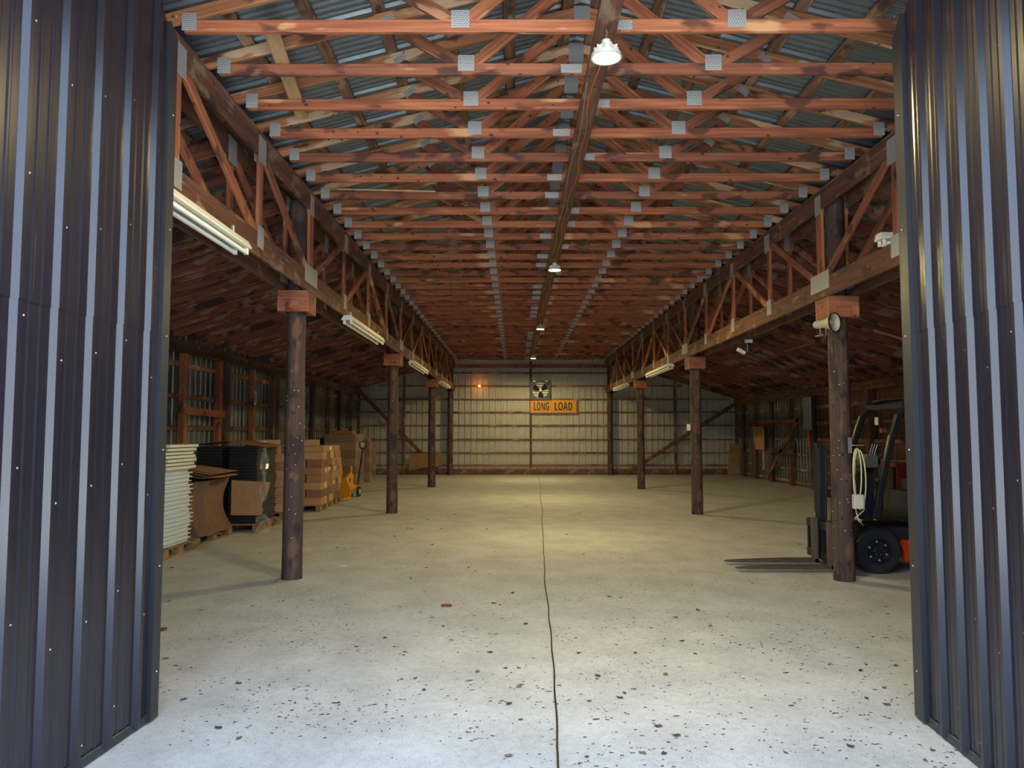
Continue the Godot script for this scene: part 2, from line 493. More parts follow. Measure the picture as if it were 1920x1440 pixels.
func build_walls() -> void:
	var top := func(p: Vector3) -> float: return roof_y(p.x) - 0.005
	# back wall
	var wb := struct("wall_back")
	var x := WL
	while x < WR - 0.05:
		var w := minf(0.92, WR - x)
		part("metal_panel", ribbed(rib_profile(w, 0.23, -0.05, 0.05, 0.036, -0.012), Vector3(x, 0, -DB - 0.04), Vector3.RIGHT, Vector3(0, 0, 1), 0.0, top), M.sheet, wb)
		x += 0.92
	for cx in [WL - 0.03, WR + 0.03]: part("corner_gap_filler", boxm(Vector3(0.16, roof_y(cx) - 0.02, 0.14), 0.004, Vector3(cx, (roof_y(cx) - 0.02) / 2, -DB - 0.03)), M.girder, wb)  # fillers added in the corner gaps to keep daylight from leaking in
	for gy in [0.36, 0.83, 1.33, 1.86, 2.36, 2.85, 3.36, 3.85]:
		var xa := WL; var xb := WR
		if gy > roof_y(WL) - 0.3: xa = XC - 3.0 - (4.2 - gy) / ASLOPE
		if gy > roof_y(WR) - 0.3: xb = XC + 3.0 + (4.2 - gy) / ASLOPE
		var xs := [maxf(xa, WL), PL, 0.59, PR, minf(xb, WR)]
		for i in 4:
			if xs[i + 1] - xs[i] > 0.1: part("girt", lum(Vector3(xs[i] + 0.005, gy, -DB + 0.0), Vector3(xs[i + 1] - 0.005, gy, -DB), 0.04, 0.045 + 0.02 * rng.randf()), M.purlin if i in [0, 3] or rng.randf() < 0.6 else M.chord_b, wb)
	part("girt", lum(Vector3(PL, 4.11, -DB + 0.03), Vector3(PR, 4.11, -DB + 0.03), 0.04, 0.14), M.chord_b, wb)
	part("sill_board", lum(Vector3(WL, 0.11, -DB + 0.02), Vector3(WR, 0.11, -DB + 0.02), 0.04, 0.22), M.girder, wb)
	for px in [[0.59, 0.09], [-4.22, 0.1], [6.05, 0.1]]:
		part("stud", lum(Vector3(px[0], 0, -DB + 0.06), Vector3(px[0], minf(roof_y(px[0]) - 0.25, 4.3), -DB + 0.06), px[1], 0.05, Vector3(0, 0, 1)), M.girder, wb)
	part("brace", lum(Vector3(-5.9, 3.12, -DB + 0.115), Vector3(-2.75, 0.03, -DB + 0.115), 0.04, 0.14), M.girder, wb)
	part("brace", lum(Vector3(8.3, 2.66, -DB + 0.115), Vector3(4.15, 0.03, -DB + 0.115), 0.04, 0.14), M.girder, wb)
	# side walls
	for side in [-1, 1]:
		var wn := struct("wall_left" if side < 0 else "wall_right")
		var wx: float = WL if side < 0 else WR
		var inw := Vector3(-side, 0, 0)
		var d := DF
		while d < DB - 0.05:
			var w := minf(0.92, DB + 0.02 - d)
			var rusty: bool = side > 0 and d < 21.0
			part("metal_panel", ribbed(rib_profile(w, 0.23, 0.022, 0.05, 0.018, 0.0), Vector3(wx + side * 0.05, 0, -d), Vector3(0, 0, -1), inw, 0.0, top), M.rust_sheet if rusty else M.sheet_side, wn)
			d += 0.92
		var hs := [0.12, 0.56, 1.12, 1.68, 2.24, 2.8] if side < 0 else [0.12, 0.5, 0.95, 1.4, 1.85, 2.3]
		for gy in hs:
			for seg in 4:
				var d0 := DF + seg * 6.58
				part("girt", lum(Vector3(wx, gy, -d0 - 0.01), Vector3(wx, gy, -d0 - 6.56), 0.04, 0.09), M.purlin, wn)
		var et := roof_y(wx) - 0.24
		for seg in 4:
			var d0 := DF + seg * 6.58
			part("eave_beam", lum(Vector3(wx - side * 0.06, et - 0.11, -d0 - 0.01), Vector3(wx - side * 0.06, et - 0.11, -d0 - 6.56), 0.08, 0.21), M.girder, wn)
		var posts := [[5.0, .13], [7.4, .13], [9.6, .13], [11.4, .13], [13.15, .14], [14.72, .13], [15.1, .16], [16.6, .12], [18.0, .12], [18.3, .16], [20.2, .12], [21.6, .16], [23.4, .12], [24.9, .16], [26.6, .12]] if side < 0 else [[4.0, .15], [7.0, .15], [10.0, .15], [12.5, .15], [15.0, .15], [17.6, .15], [19.4, .15], [20.95, .2], [22.6, .13], [24.3, .16], [25.9, .13], [27.3, .16]]
		for p in posts:
			var round_: bool = p[1] > 0.15
			part("wall_post", lum(Vector3(wx - side * 0.085, 0, -p[0]), Vector3(wx - side * 0.085, et - 0.22, -p[0]), 0.12, p[1], Vector3(0, 0, 1), 0.03 if round_ else 0.006), M.pole if round_ else (M.stud if side < 0 and p[0] < 17.0 else M.girder), wn)
		if side < 0:
			part("rail", lum(Vector3(wx + 0.16, 1.98, -13.0), Vector3(wx + 0.16, 1.95, -14.85), 0.04, 0.13), M.stud, wn)
		else:
			part("brace", lum(Vector3(wx - 0.17, 2.35, -21.2), Vector3(wx - 0.17, 0.1, -24.6), 0.04, 0.14), M.girder, wn)
			part("rail", lum(Vector3(wx - 0.17, 1.95, -21.6), Vector3(wx - 0.17, 1.95, -25.4), 0.04, 0.12), M.stud, wn)
			part("rail", lum(Vector3(wx - 0.17, 1.02, -22.2), Vector3(wx - 0.17, 1.02, -24.4), 0.04, 0.16), M.girder, wn)
	# front wall with the wide doorway
	var wf := struct("wall_front")
	for r in [[WL - 0.1, -2.24], [2.18, WR + 0.1]]:
		var s := MB.new()
		var poly := PackedVector2Array([Vector2(r[0], 0), Vector2(r[1], 0)])
		for e in 9:
			var xx: float = lerpf(r[1], r[0], e / 8.0)
			poly.append(Vector2(xx, roof_y(xx)))
		s.xf = Transform3D(Basis(Vector3.RIGHT, Vector3(0, 0, 1), Vector3.UP), Vector3(0, 0, -DF - 0.02))
		s.slab(poly, 0.0, 0.14)
		part("wall_panel", s.mesh(), M.black_trim, wf)
	var lint := MB.new()
	lint.xf = Transform3D(Basis(Vector3.RIGHT, Vector3(0, 0, 1), Vector3.UP), Vector3(0, 0, -DF - 0.02))
	lint.slab(PackedVector2Array([Vector2(-2.24, 4.14), Vector2(2.18, 4.14), Vector2(2.18, roof_y(2.18)), Vector2(XC, roof_y(XC)), Vector2(-2.24, roof_y(-2.24))]), 0.0, 0.14)
	part("lintel_panel", lint.mesh(), M.black_trim, wf)

# a door leaf clad in ribbed metal, from hinge to free edge; face is the side towards the passage
func build_door(called: String, hinge: Vector3, edge: Vector3, face: Vector3, pitch: float, start: float, trim_w: float) -> void:
	var dr := struct(called)
	var axis := (edge - hinge).normalized()
	var L := (edge - hinge).length()
	var nrm := (face - axis * face.dot(axis)).normalized()
	var H := 4.08; var cut := 0.16
	var lap := 2.2
	var core := MB.new()
	var up := Vector3.UP
	core.xf = Transform3D(Basis(axis, nrm, up), hinge)   # slab's (x, z) = (axis, up)
	core.slab(PackedVector2Array([Vector2(0, 0.02), Vector2(L - 0.003, 0.02), Vector2(L - 0.003, H - cut), Vector2(L - cut, H - 0.003), Vector2(0, H - 0.003)]), -0.07, -0.006)
	part("leaf", core.mesh(), M.black_trim, dr)
	var prof := rib_profile(L - trim_w, pitch, 0.026, 0.062, 0.026, 0.0045, start)
	var flat_top := func(p: Vector3) -> float:
		var t: float = (p - hinge).dot(axis)
		return minf(H, H - cut + (L - t)) if t > L - cut else H
	var low := func(_p: Vector3) -> float: return lap
	part("metal_panel", ribbed(prof, hinge, axis, nrm, 0.02, low), M.black_metal, dr)
	part("metal_panel", ribbed(prof, hinge + nrm * 0.0035, axis, nrm, lap - 0.04, flat_top), M.black_metal, dr)
	# the corner trim wraps the free edge
	var tr := MB.new()
	tr.xf = Transform3D(Basis(axis, nrm, up), hinge)
	tr.slab(PackedVector2Array([Vector2(L - trim_w, 0.015), Vector2(L + 0.004, 0.015), Vector2(L + 0.004, H - cut), Vector2(L - cut, H), Vector2(L - trim_w if trim_w > cut else L - cut, H), Vector2(L - trim_w, H - cut if trim_w < cut else H)]) if trim_w >= cut else PackedVector2Array([Vector2(L - trim_w, 0.015), Vector2(L + 0.004, 0.015), Vector2(L + 0.004, H - cut), Vector2(L - trim_w, H - cut + trim_w)]), -0.075, 0.03)
	part("edge_trim", tr.mesh(), M.black_trim, dr)
	part("base_trim", lum(hinge + up * 0.03 + nrm * 0.006, edge + up * 0.03 + nrm * 0.006, 0.014, 0.05), M.black_trim, dr)
	var sc := MB.new()
	sc.lathe([Vector2(0.0055, 0), Vector2(0.0055, 0.002), Vector2(0.003, 0.005), Vector2(0.0, 0.006)], 8)
	var scm := sc.mesh()
	for h in [0.12, 0.7, 1.35, 2.0, 2.62, 3.3, 3.9]:
		var t := start + pitch / 2 + 0.05
		while t < L - 0.05:
			if t > 0.8:
				var o := part("screw", scm, M.zinc, dr)
				o.transform = Transform3D(Basis(axis, nrm, axis.cross(nrm)), hinge + axis * t + nrm * 0.0035 + up * (h + 0.1 * sin(t * 9.0)))
			t += pitch
		var e := part("screw", scm, M.zinc, dr)
		e.transform = Transform3D(Basis(axis, nrm, axis.cross(nrm)), hinge + axis * (L - trim_w * 0.4) + nrm * 0.031 + up * (h + 0.15))

# ---------------------------------------------------------------- timber frame
func plate(w: float, h: float, dz := 0.0015) -> ArrayMesh: return boxm(Vector3(w, h, dz), 0.0002)

func make_truss(v: int) -> Node3D:
	var t := thing("roof_truss", "reddish brown W-webbed roof truss with galvanised nail plates spanning between the girders", "truss", Vector3.ZERO, 0.0, "roof trusses over the nave")
	var h := 0.089
	var bm: Material = M.chord if v % 3 != 2 else M.chord_b
	var split := -0.14 if v % 2 == 0 else 0.15
	part("bottom_chord", lum(Vector3(-HEEL, h / 2, 0), Vector3(split - 0.001, h / 2, 0), 0.038, h), bm, t)
	part("bottom_chord", lum(Vector3(split + 0.001, h / 2, 0), Vector3(HEEL, h / 2, 0), 0.038, h), bm, t)
	var cy := 0.125
	for s in [-1, 1]:
		part("top_chord", lum(Vector3(s * 3.19, cy - SLOPE * 0.36, 0), Vector3(s * 0.003, cy + SLOPE * HEEL, 0), 0.038, h), M.rafter, t)
		part("web", lum(Vector3(s * 0.985, h * 0.9, 0.0), Vector3(s * 1.55, cy + SLOPE * (HEEL - 1.55) - 0.05, 0.0), 0.037, h, Vector3.UP), M.chord_b, t)
		part("web", lum(Vector3(s * 0.90, h * 0.9, 0.0), Vector3(s * 0.09, cy + SLOPE * HEEL - 0.09, 0.0), 0.037, h, Vector3.UP), M.chord, t)
		for f in [-1, 1]:
			var z: float = f * 0.02
			part("nail_plate", plate(0.125, 0.125), M.plate, t, Vector3(s * 0.945, 0.09, z))
			part("nail_plate", plate(0.10, 0.125), M.plate, t, Vector3(s * (HEEL - 0.03), 0.075, z))
			var mp := part("nail_plate", plate(0.11, 0.06), M.plate, t, Vector3(s * 1.55, cy + SLOPE * (HEEL - 1.55) - 0.02, z))
			mp.rotation.z = -s * 0.6
	for f in [-1, 1]:
		part("nail_plate", plate(0.16, 0.066), M.plate, t, Vector3(split, h / 2, f * 0.02))
		part("nail_plate", plate(0.14, 0.18), M.plate, t, Vector3(0, cy + SLOPE * HEEL - 0.05, f * 0.02))
	return t

func build_trusses() -> void:
	var vs := []
	for i in 6: vs.append(make_truss(i))
	var order := [0, 1, 2, 3, 4, 5]
	var d := 4.95 - 0.61
	var k := 0
	while d < DB - 0.2:
		var t: Node3D
		if k < 6: t = vs[k]
		else:
			t = vs[rng.randi() % 6].duplicate()
			t.name = numbered("roof_truss")
			add_child(t)
		t.position = Vector3(XC, TB, -d)
		t.set_meta("label", "reddish brown W-webbed roof truss with nail plates, %s counted from the doorway" % nth(k))
		d += 0.61
		k += 1

func build_girder(side: int) -> void:
	var px := PL if side < 0 else PR
	var where := "left of the nave" if side < 0 else "over"
	var g := thing("girder", "long double timber truss girder on the poles beside the stacked cartons" if side < 0 else "long double timber truss girder on the poles beside the forklift", "girder")
	var y0 := 3.17 if side < 0 else 3.09; var y1 := 4.30
	var bc := 0.225; var tc := 0.20
	var seam := [2.25, 4.95, 11.65, 18.35, 25.05, DB - 0.06]
	var nodes := []
	var d := 8.3 - 1.675 * 3
	while d < DB - 0.3:
		nodes.append(d); d += 1.675
	for ply in [-1, 1]:
		var x: float = px + ply * 0.135
		var pf: float = x - side * 0.0205      # the face towards the nave
		for i in seam.size() - 1:
			part("bottom_chord", lum(Vector3(x, y0 + bc / 2, -seam[i] - 0.001), Vector3(x, y0 + bc / 2, -seam[i + 1] + 0.001), 0.038, bc), M.girder, g)
			part("top_chord", lum(Vector3(x, y1 - tc / 2, -seam[i] - 0.001), Vector3(x, y1 - tc / 2, -seam[i + 1] + 0.001), 0.038, tc), M.girder, g)
		for i in nodes.size():
			var nd: float = nodes[i]
			var step := int(round((nd - 8.3) / 1.675))
			var ph := posmod(step, 4)          # 0 at a pole, 2 at mid span
			var ww := 0.14 if ph == 0 else 0.09
			part("web_post", lum(Vector3(x, y0 + bc - 0.02, -nd), Vector3(x, y1 - tc + 0.02, -nd), 0.036, ww, Vector3(0, 0, 1)), M.chord if ph in [0, 2] else M.stud, g)
			if i < nodes.size() - 1:
				var n2: float = nodes[i + 1]
				var a := Vector3(x, y0 + bc - 0.03, -nd - ww * 0.55); var b := Vector3(x, y1 - tc + 0.03, -n2 + 0.07)
				if ph >= 2:
					a = Vector3(x, y1 - tc + 0.03, -nd - 0.07); b = Vector3(x, y0 + bc - 0.03, -n2 + 0.08)
				part("web_diagonal", lum(a, b, 0.036, 0.089, Vector3(0, 0, 1)), M.chord_b if ph in [0, 3] else M.chord, g)
			for f in [-1, 1]:
				var zx: float = x + f * 0.0205
				part("nail_plate", boxm(Vector3(0.0015, 0.2, 0.5 if ph == 0 else 0.16), 0.0002), M.plate, g, Vector3(zx, y0 + bc - 0.04, -nd))
				part("nail_plate", boxm(Vector3(0.0015, 0.22 if ph % 2 == 0 else 0.24, 0.16 if ph == 0 else 0.2), 0.0002), M.plate, g, Vector3(zx, y1 - tc + 0.05, -nd - (0.0 if ph != 1 else 0.03)))
	for i in seam.size() - 1:
		part("top_plank", lum(Vector3(px, y1 + 0.012, -seam[i] - 0.001), Vector3(px, y1 + 0.012, -seam[i + 1] + 0.001), 0.30, 0.022), M.girder, g)

func build_pole(px: float, d: float, label: String, r0 := 0.112, r1 := 0.098) -> void:
	var cy := 3.045 if px < 0.0 else 2.965
	var p := thing("timber_pole", label, "pole", Vector3(px, 0, -d))
	var s := MB.new()
	var prof := [Vector2(0.0, 0.0), Vector2(r0, 0.0)]
	for i in range(1, 15): prof.append(Vector2(lerpf(r0, r1, i / 14.0) + rng.randf_range(-0.0035, 0.0035), 4.2 * i / 14.0))
	prof.append(Vector2(0, 4.2))
	s.lathe(prof, 18, 1.2)
	part("shaft", s.mesh(), M.pole, p)
	if d < DB - 1.0:
		# cap of short boards under the girder
		for sx in [-1, 1]:
			part("cap_block", lum(Vector3(sx * 0.135, cy, -0.14), Vector3(sx * 0.135, cy, 0.14), 0.05, 0.235), M.cap, p)
			part("cap_board", lum(Vector3(-0.165, cy, sx * 0.16), Vector3(0.165, cy, sx * 0.16), 0.036, 0.235), M.cap, p)
			part("cap_cleat", lum(Vector3(-0.075, cy - 0.055, sx * 0.185), Vector3(0.075, cy - 0.055, sx * 0.185), 0.012, 0.11), M.stud, p)
	# splinters and old tacks
	var tk := MB.new()
	tk.box(Vector3.ZERO, Vector3(0.007, 0.012, 0.003), 0.001)
	var tm := tk.mesh()
	for q in (30 if d < 9.0 else 12):
		var a := rng.randf_range(-0.2, PI + 0.2)
		var y := rng.randf_range(0.3, 2.5)
		var r := lerpf(r0, r1, y / 4.2) + 0.002
		var o := part("paper_scrap", tm, M.paper, p, Vector3(cos(a) * r, y, sin(a) * r))
		o.rotation.y = PI / 2 - a
		o.rotation.z = rng.randf() * 2.0

# ---------------------------------------------------------------- lamps and fittings
func build_lamps() -> void:
	var bm := thing("wiring_beam", "flat dark board with orange cable under the trusses, carrying the round lamps", "beam")
	var seams := [2.3, 6.6, 11.0, 15.4, 19.8, 25.9]
	for i in 5: part("board", lum(Vector3(0.61, TB - 0.02, -seams[i] - 0.002), Vector3(0.61, TB - 0.02, -seams[i + 1] + 0.002), 0.145, 0.036), M.girder, bm)
	var cab := MB.new()
	var pts := []
	var d := 5.2
	while d < 25.0:
		pts.append(Vector3(0.625 + 0.018 * sin(d * 1.9) + 0.012 * sin(d * 5.1), TB - 0.045, -d)); d += 0.15
	cab.tube(pts, 0.006, 6)
	part("cable", cab.mesh(), mat(c8(190, 104, 54), 0.5), bm, Vector3.ZERO, "orange cable stapled under the board")
	var c2 := MB.new()
	pts = []
	d = 5.6
	while d < 11.2:
		pts.append(Vector3(0.57 + 0.012 * sin(d * 3.1), TB - 0.043, -d)); d += 0.2
	c2.tube(pts, 0.004, 6)
	part("cable", c2.mesh(), mat(c8(170, 150, 120), 0.5), bm)
	# round high-bay lamps
	var glow := mat(Color.WHITE, 0.5)
	glow.emission_enabled = true
	glow.emission = Color(1.0, 0.92, 0.70)
	glow.emission_energy_multiplier = 14.0
	var names := ["round white high-bay lamp over the doorway end of the barn", "round high-bay lamp, second along the wiring beam from the doors", "round high-bay lamp, third along the wiring beam from the doors", "round high-bay lamp hung closest to the back wall"]
	var ds := [4.84, 11.4, 18.0, 25.2]
	for i in 4:
		var l := thing("high_bay_lamp", names[i], "lamp", Vector3(0.61, 0, -ds[i]), 0.0, "high-bay lamps along the beam")
		var y := 4.10
		var s := MB.new()
		s.lathe([Vector2(0, y + 0.115), Vector2(0.03, y + 0.115), Vector2(0.034, y + 0.08), Vector2(0.055, y + 0.075), Vector2(0.06, y + 0.03), Vector2(0.098, y + 0.018), Vector2(0.102, y - 0.006), Vector2(0.09, y - 0.006), Vector2(0.09, y + 0.004), Vector2(0, y + 0.004)], 32)
		part("housing", s.mesh(), M.white_enamel, l)
		for q in 10:
			var a := TAU * q / 10
			var fin := part("cooling_fin", boxm(Vector3(0.03, 0.045, 0.004), 0.0005), M.white_enamel, l, Vector3(cos(a) * 0.068, y + 0.045, sin(a) * 0.068))
			fin.rotation.y = -a
		var hk := MB.new()
		hk.tube([Vector3(0, y + 0.11, 0), Vector3(0, y + 0.15, 0), Vector3(0.008, y + 0.165, 0), Vector3(0, y + 0.19, 0)], 0.004, 6)
		part("hook", hk.mesh(), M.zinc, l)
		var le := MB.new()
		le.lathe([Vector2(0, y - 0.003), Vector2(0.088, y - 0.003), Vector2(0.088, y + 0.001), Vector2(0, y + 0.001)], 32)
		part("lamp_lens", le.mesh(), glow, l)
		var sp := SpotLight3D.new()
		sp.name = "lamp_light"
		l.add_child(sp)
		sp.position = Vector3(0, y - 0.02, 0)
		sp.rotation.x = -PI / 2
		sp.spot_angle = 86.0
		sp.spot_angle_attenuation = 0.35
		sp.spot_range = 40.0
		sp.spot_attenuation = 2.0
		sp.light_size = 0.09
		sp.light_color = LAMP_COLOR
		sp.light_energy = LAMP_ENERGY
		sp.shadow_enabled = true
	# bare bulb on the back wall
	var b := thing("wall_bulb", "small glowing bare bulb in a holder on the back wall", "bulb", Vector3(-1.36, 3.35, -DB + 0.025))
	var hb := MB.new()
	hb.xf = Transform3D(Basis(Vector3.RIGHT, PI / 2), Vector3.ZERO)
	hb.lathe([Vector2(0, 0), Vector2(0.055, 0), Vector2(0.05, 0.03), Vector2(0.025, 0.04), Vector2(0.022, 0.09), Vector2(0, 0.09)], 16)
	part("holder", hb.mesh(), M.white_enamel, b)
	var gb := mat(Color.WHITE, 0.4)
	gb.emission_enabled = true
	gb.emission = Color(1.0, 0.62, 0.22)
	gb.emission_energy_multiplier = 3.0
	var bb := MB.new()
	bb.xf = hb.xf
	var pr := [Vector2(0.014, 0.09)]
	for i in 9: pr.append(Vector2(0.045 * sin(PI * (i + 1) / 9.0) + (0.0 if i == 8 else 0.004), 0.135 - 0.048 * cos(PI * (i + 1) / 9.0)))
	bb.lathe(pr, 16)
	part("bulb", bb.mesh(), gb, b)
	var om := OmniLight3D.new()
	om.name = "bulb_light"
	b.add_child(om)
	om.position = Vector3(0, 0, 0.14)
	om.light_size = 0.04; om.omni_range = 40.0; om.omni_attenuation = 2.0
	om.light_color = Color(1.0, 0.58, 0.18); om.light_energy = 0.06; om.shadow_enabled = true
	# unlit fluorescent strips under the girders
	var fl := [[-2.21, 3.07, 3.5, 5.95, "unlit white twin-tube strip light under the girder, beside the clad door"], [-2.21, 3.07, 9.75, 12.15, "unlit white strip light on the girder past the first pole by the cartons"], [-2.21, 3.07, 15.9, 18.4, "unlit white strip light on the girder past the second pole by the cartons"], [-2.21, 3.07, 22.25, 24.6, "unlit white strip light at the end of the girder above the wrapped cartons"],
		[3.36, 3.365, 6.82, 8.05, "unlit white strip light lying across the girder's lower chords above the forklift"], [3.32, 3.0, 15.9, 18.6, "unlit white strip light on the girder past the second pole beyond the forklift"], [3.32, 3.0, 22.2, 24.8, "unlit white strip light at the back wall end of the girder beyond the forklift"]]
	for f in fl:
		var t := thing("strip_light", f[4], "light fitting", Vector3(f[0], f[1], -f[2]), 0.0, "unlit fluorescent strip lights")
		var L: float = f[3] - f[2]
		var across: bool = f[1] > 3.3
		if across: t.rotation.y = -PI / 2
		var body := MB.new()
		body.slab(PackedVector2Array([Vector2(-0.05, 0.05), Vector2(0.05, 0.05), Vector2(0.08, 0.0), Vector2(0.08, -0.012), Vector2(-0.08, -0.012), Vector2(-0.08, 0.0)]), 0.0, L)
		var bo := part("body", body.mesh(), M.white_enamel, t, Vector3(0, 0.02, 0))
		bo.rotation.x = -PI / 2
		for sx in [-1, 1]:
			var tb := MB.new()
			tb.tube([Vector3(sx * 0.045, -0.028, -0.05), Vector3(sx * 0.045, -0.028, -L + 0.05)], 0.018, 10)
			part("tube", tb.mesh(), M.tube, t)
			for e in [0.03, L - 0.03]:
				part("tube_holder", boxm(Vector3(0.035, 0.05, 0.02), 0.003), M.white_enamel, t, Vector3(sx * 0.045, -0.018, -e))
		for e in [0.2, L - 0.2]:
			if not across: part("hanger", boxm(Vector3(0.02, 0.09 if f[1] > 3.05 else 0.06, 0.03), 0.002), M.zinc, t, Vector3(0, 0.1, -e))

func build_wall_items() -> void:
	# exhaust fan
	var f := thing("exhaust_fan", "square dark exhaust fan with three blades and daylight-toned shutter slats, above the yellow sign", "fan", Vector3(0.955, 3.19, -DB + 0.12))
	var sq := PackedVector2Array([Vector2(-0.385, -0.37), Vector2(0.385, -0.37), Vector2(0.385, 0.37), Vector2(-0.385, 0.37)])
	var fr := CSGBox3D.new()
	fr.name = "housing"
	fr.size = Vector3(0.77, 0.74, 0.10)
	fr.material = mat(c8(62, 66, 72), 0.5, 0.3)
	var hole := CSGCylinder3D.new()
	hole.name = "opening"
	hole.radius = 0.31; hole.height = 0.4; hole.sides = 40
	hole.rotation.x = PI / 2
	hole.operation = CSGShape3D.OPERATION_SUBTRACTION
	fr.add_child(hole)
	f.add_child(fr)
	var daylight_slat_m := mat(c8(236, 230, 208), 0.5)  # bright slat colour stands in for daylight behind the shutter
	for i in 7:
		var o := part("shutter_slat", boxm(Vector3(0.6, 0.006, 0.08), 0.001), daylight_slat_m, f, Vector3(0, -0.27 + i * 0.09, -0.05), "shutter slat coloured pale for the daylight behind it")
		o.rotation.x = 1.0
	part("shutter_backing", boxm(Vector3(0.66, 0.66, 0.008), 0.001), M.dark_steel, f, Vector3(0, 0, -0.105))
	var hub := MB.new()
	hub.xf = Transform3D(Basis(Vector3.RIGHT, PI / 2), Vector3(0, 0, 0.01))
	hub.lathe([Vector2(0, -0.05), Vector2(0.05, -0.05), Vector2(0.05, 0.06), Vector2(0, 0.06)], 20)
	part("hub", hub.mesh(), M.zinc, f)
	for i in 3:
		var bl := MB.new()
		bl.xf = Transform3D(Basis(Vector3(0, 0, 1), TAU * i / 3.0 - PI / 2) * Basis(Vector3.RIGHT, PI / 2 + 0.35), Vector3(0, 0, 0.02))
		bl.slab(PackedVector2Array([Vector2(0.04, -0.03), Vector2(0.16, -0.11), Vector2(0.28, -0.13), Vector2(0.295, 0.0), Vector2(0.27, 0.10), Vector2(0.14, 0.07), Vector2(0.04, 0.03)]), -0.003, 0.003)
		part("blade", bl.mesh(), M.dark_steel, f)
	for sx in [-1, 1]:
		part("bracket", boxm(Vector3(0.08, 0.045, 0.02), 0.002), M.zinc, f, Vector3(sx * 0.23, 0.34, 0.06))
	var arm := MB.new()
	arm.tube([Vector3(-0.3, 0.24, 0.07), Vector3(0, 0, 0.075), Vector3(0.3, 0.24, 0.07)], 0.008, 6)
	part("motor_strut", arm.mesh(), M.dark_steel, f)
	# sign
	var sg := thing("long_load_sign", "yellow board sign with black LONG LOAD lettering on the back wall", "sign", Vector3(1.45, 2.575, -DB + 0.10))
	part("board", boxm(Vector3(1.76, 0.5, 0.012), 0.002), tri_mat(mottle_tex(301, 128, c8(196, 128, 18), c8(222, 156, 30), 0.03, 0.15), 2.0, 0.5), sg)
	var fnt := SystemFont.new()
	fnt.font_names = PackedStringArray(["Droid Sans"])
	fnt.font_weight = 700
	var wi := 0
	for w in [["LONG", -0.455], ["LOAD", 0.375]]:
		var tm := TextMesh.new()
		tm.text = w[0]; tm.font = fnt; tm.font_size = 64; tm.pixel_size = 0.0065; tm.depth = 0.004
		var o := part("lettering", tm, mat(c8(22, 20, 18), 0.6), sg, Vector3(w[1], -0.005, 0.008))
		o.scale = Vector3(0.52 if wi == 0 else 0.64, 1.0, 1.0)
		wi += 1
	for e in [[Vector3(0, 0.243, 0.007), Vector3(1.76, 0.014, 0.004)], [Vector3(0, -0.243, 0.007), Vector3(1.76, 0.014, 0.004)], [Vector3(-0.873, 0, 0.007), Vector3(0.014, 0.5, 0.004)], [Vector3(0.873, 0, 0.007), Vector3(0.014, 0.5, 0.004)]]:
		part("edge_strip", boxm(e[1], 0.0005), mat(c8(178, 92, 24), 0.6), sg, e[0])
	# boards and scraps along the walls
	var bd := MB.new()
	bd.xf = Transform3D(Basis(Vector3.RIGHT, PI / 2), Vector3(0, 0, 0))
	bd.slab(PackedVector2Array([Vector2(-0.66, 0.05), Vector2(-0.62, -0.6), Vector2(0.58, -0.62), Vector2(0.60, -0.2), Vector2(0.45, -0.12), Vector2(0.0, -0.09)]), 0.0, 0.012)
	solo("cardboard_sheet", bd.mesh(), M.cardboard_b, Vector3(-3.36, 0.2, -DB + 0.15), "brown cardboard sheet propped on the sill of the back wall by the diagonal brace", "cardboard sheet")
	var pw := MB.new()
	pw.slab(PackedVector2Array([Vector2(-0.25, 0), Vector2(0.25, 0), Vector2(0.25, 1.15), Vector2(-0.25, 1.2)]), 0.0, 0.015)
	var o1 := solo("plywood_sheet", pw.mesh(), M.pine, Vector3(8.0, 0.0, -27.55), "pale plywood sheet standing at the back corner beyond the forklift", "plywood")
	o1.rotation = Vector3(-PI / 2 + 0.1, 0.35, 0)
	var tn := MB.new()
	tn.slab(PackedVector2Array([Vector2(-0.62, 0.78), Vector2(0.62, 0.78), Vector2(0.62, 0.0), Vector2(-0.2, 0.0)]), 0.0, 0.012)
	var o2 := solo("fibreboard_panel", tn.mesh(), M.cardboard, Vector3(8.205, 1.02, -25.4), "tan board with one slanting edge fixed to the side wall beyond the forklift", "board")
	o2.rotation = Vector3(-PI / 2, 0, 0)
	o2.rotate_y(-PI / 2)
	solo("tan_batten", lum(Vector3(0, 0, 0), Vector3(0, 1.35, 0), 0.07, 0.025, Vector3(0, 0, 1)), M.pine, Vector3(8.19, 0.36, -24.75), "narrow tan batten standing below the slant-edged board", "batten")
	solo("blue_panel", boxm(Vector3(0.02, 0.92, 0.55), 0.002), tri_mat(mottle_tex(311, 128, c8(112, 132, 136), c8(150, 168, 168), 0.05, 0.15), 1.2, 0.5), Vector3(8.18, 2.12, -20.95), "pale blue-grey weathered panel strip high on the side wall", "panel")
	solo("orange_strip", boxm(Vector3(0.02, 0.48, 0.06), 0.005), mat(c8(232, 74, 40), 0.45), Vector3(8.15, 1.42, -20.85), "thin upright orange strip below the blue-grey panel", "marker")  # upright strip given one plain orange colour
	var st := thing("wall_notice", "small white notice with a dark mark on a stud of the carton-side wall", "notice", Vector3(WL + 0.16, 2.36, -16.6))
	part("card", boxm(Vector3(0.004, 0.30, 0.14), 0.001), M.paper, st)
	part("mark", boxm(Vector3(0.002, 0.2, 0.04), 0.0005), M.cord, st, Vector3(0.003, 0, 0))
	var sb := solo("switch_box", boxm(Vector3(0.07, 0.12, 0.05), 0.008), M.white_enamel, Vector3(PR - 0.145, 1.7, -14.78), "small white electrical box on the side of the second pole beyond the forklift", "switch box")
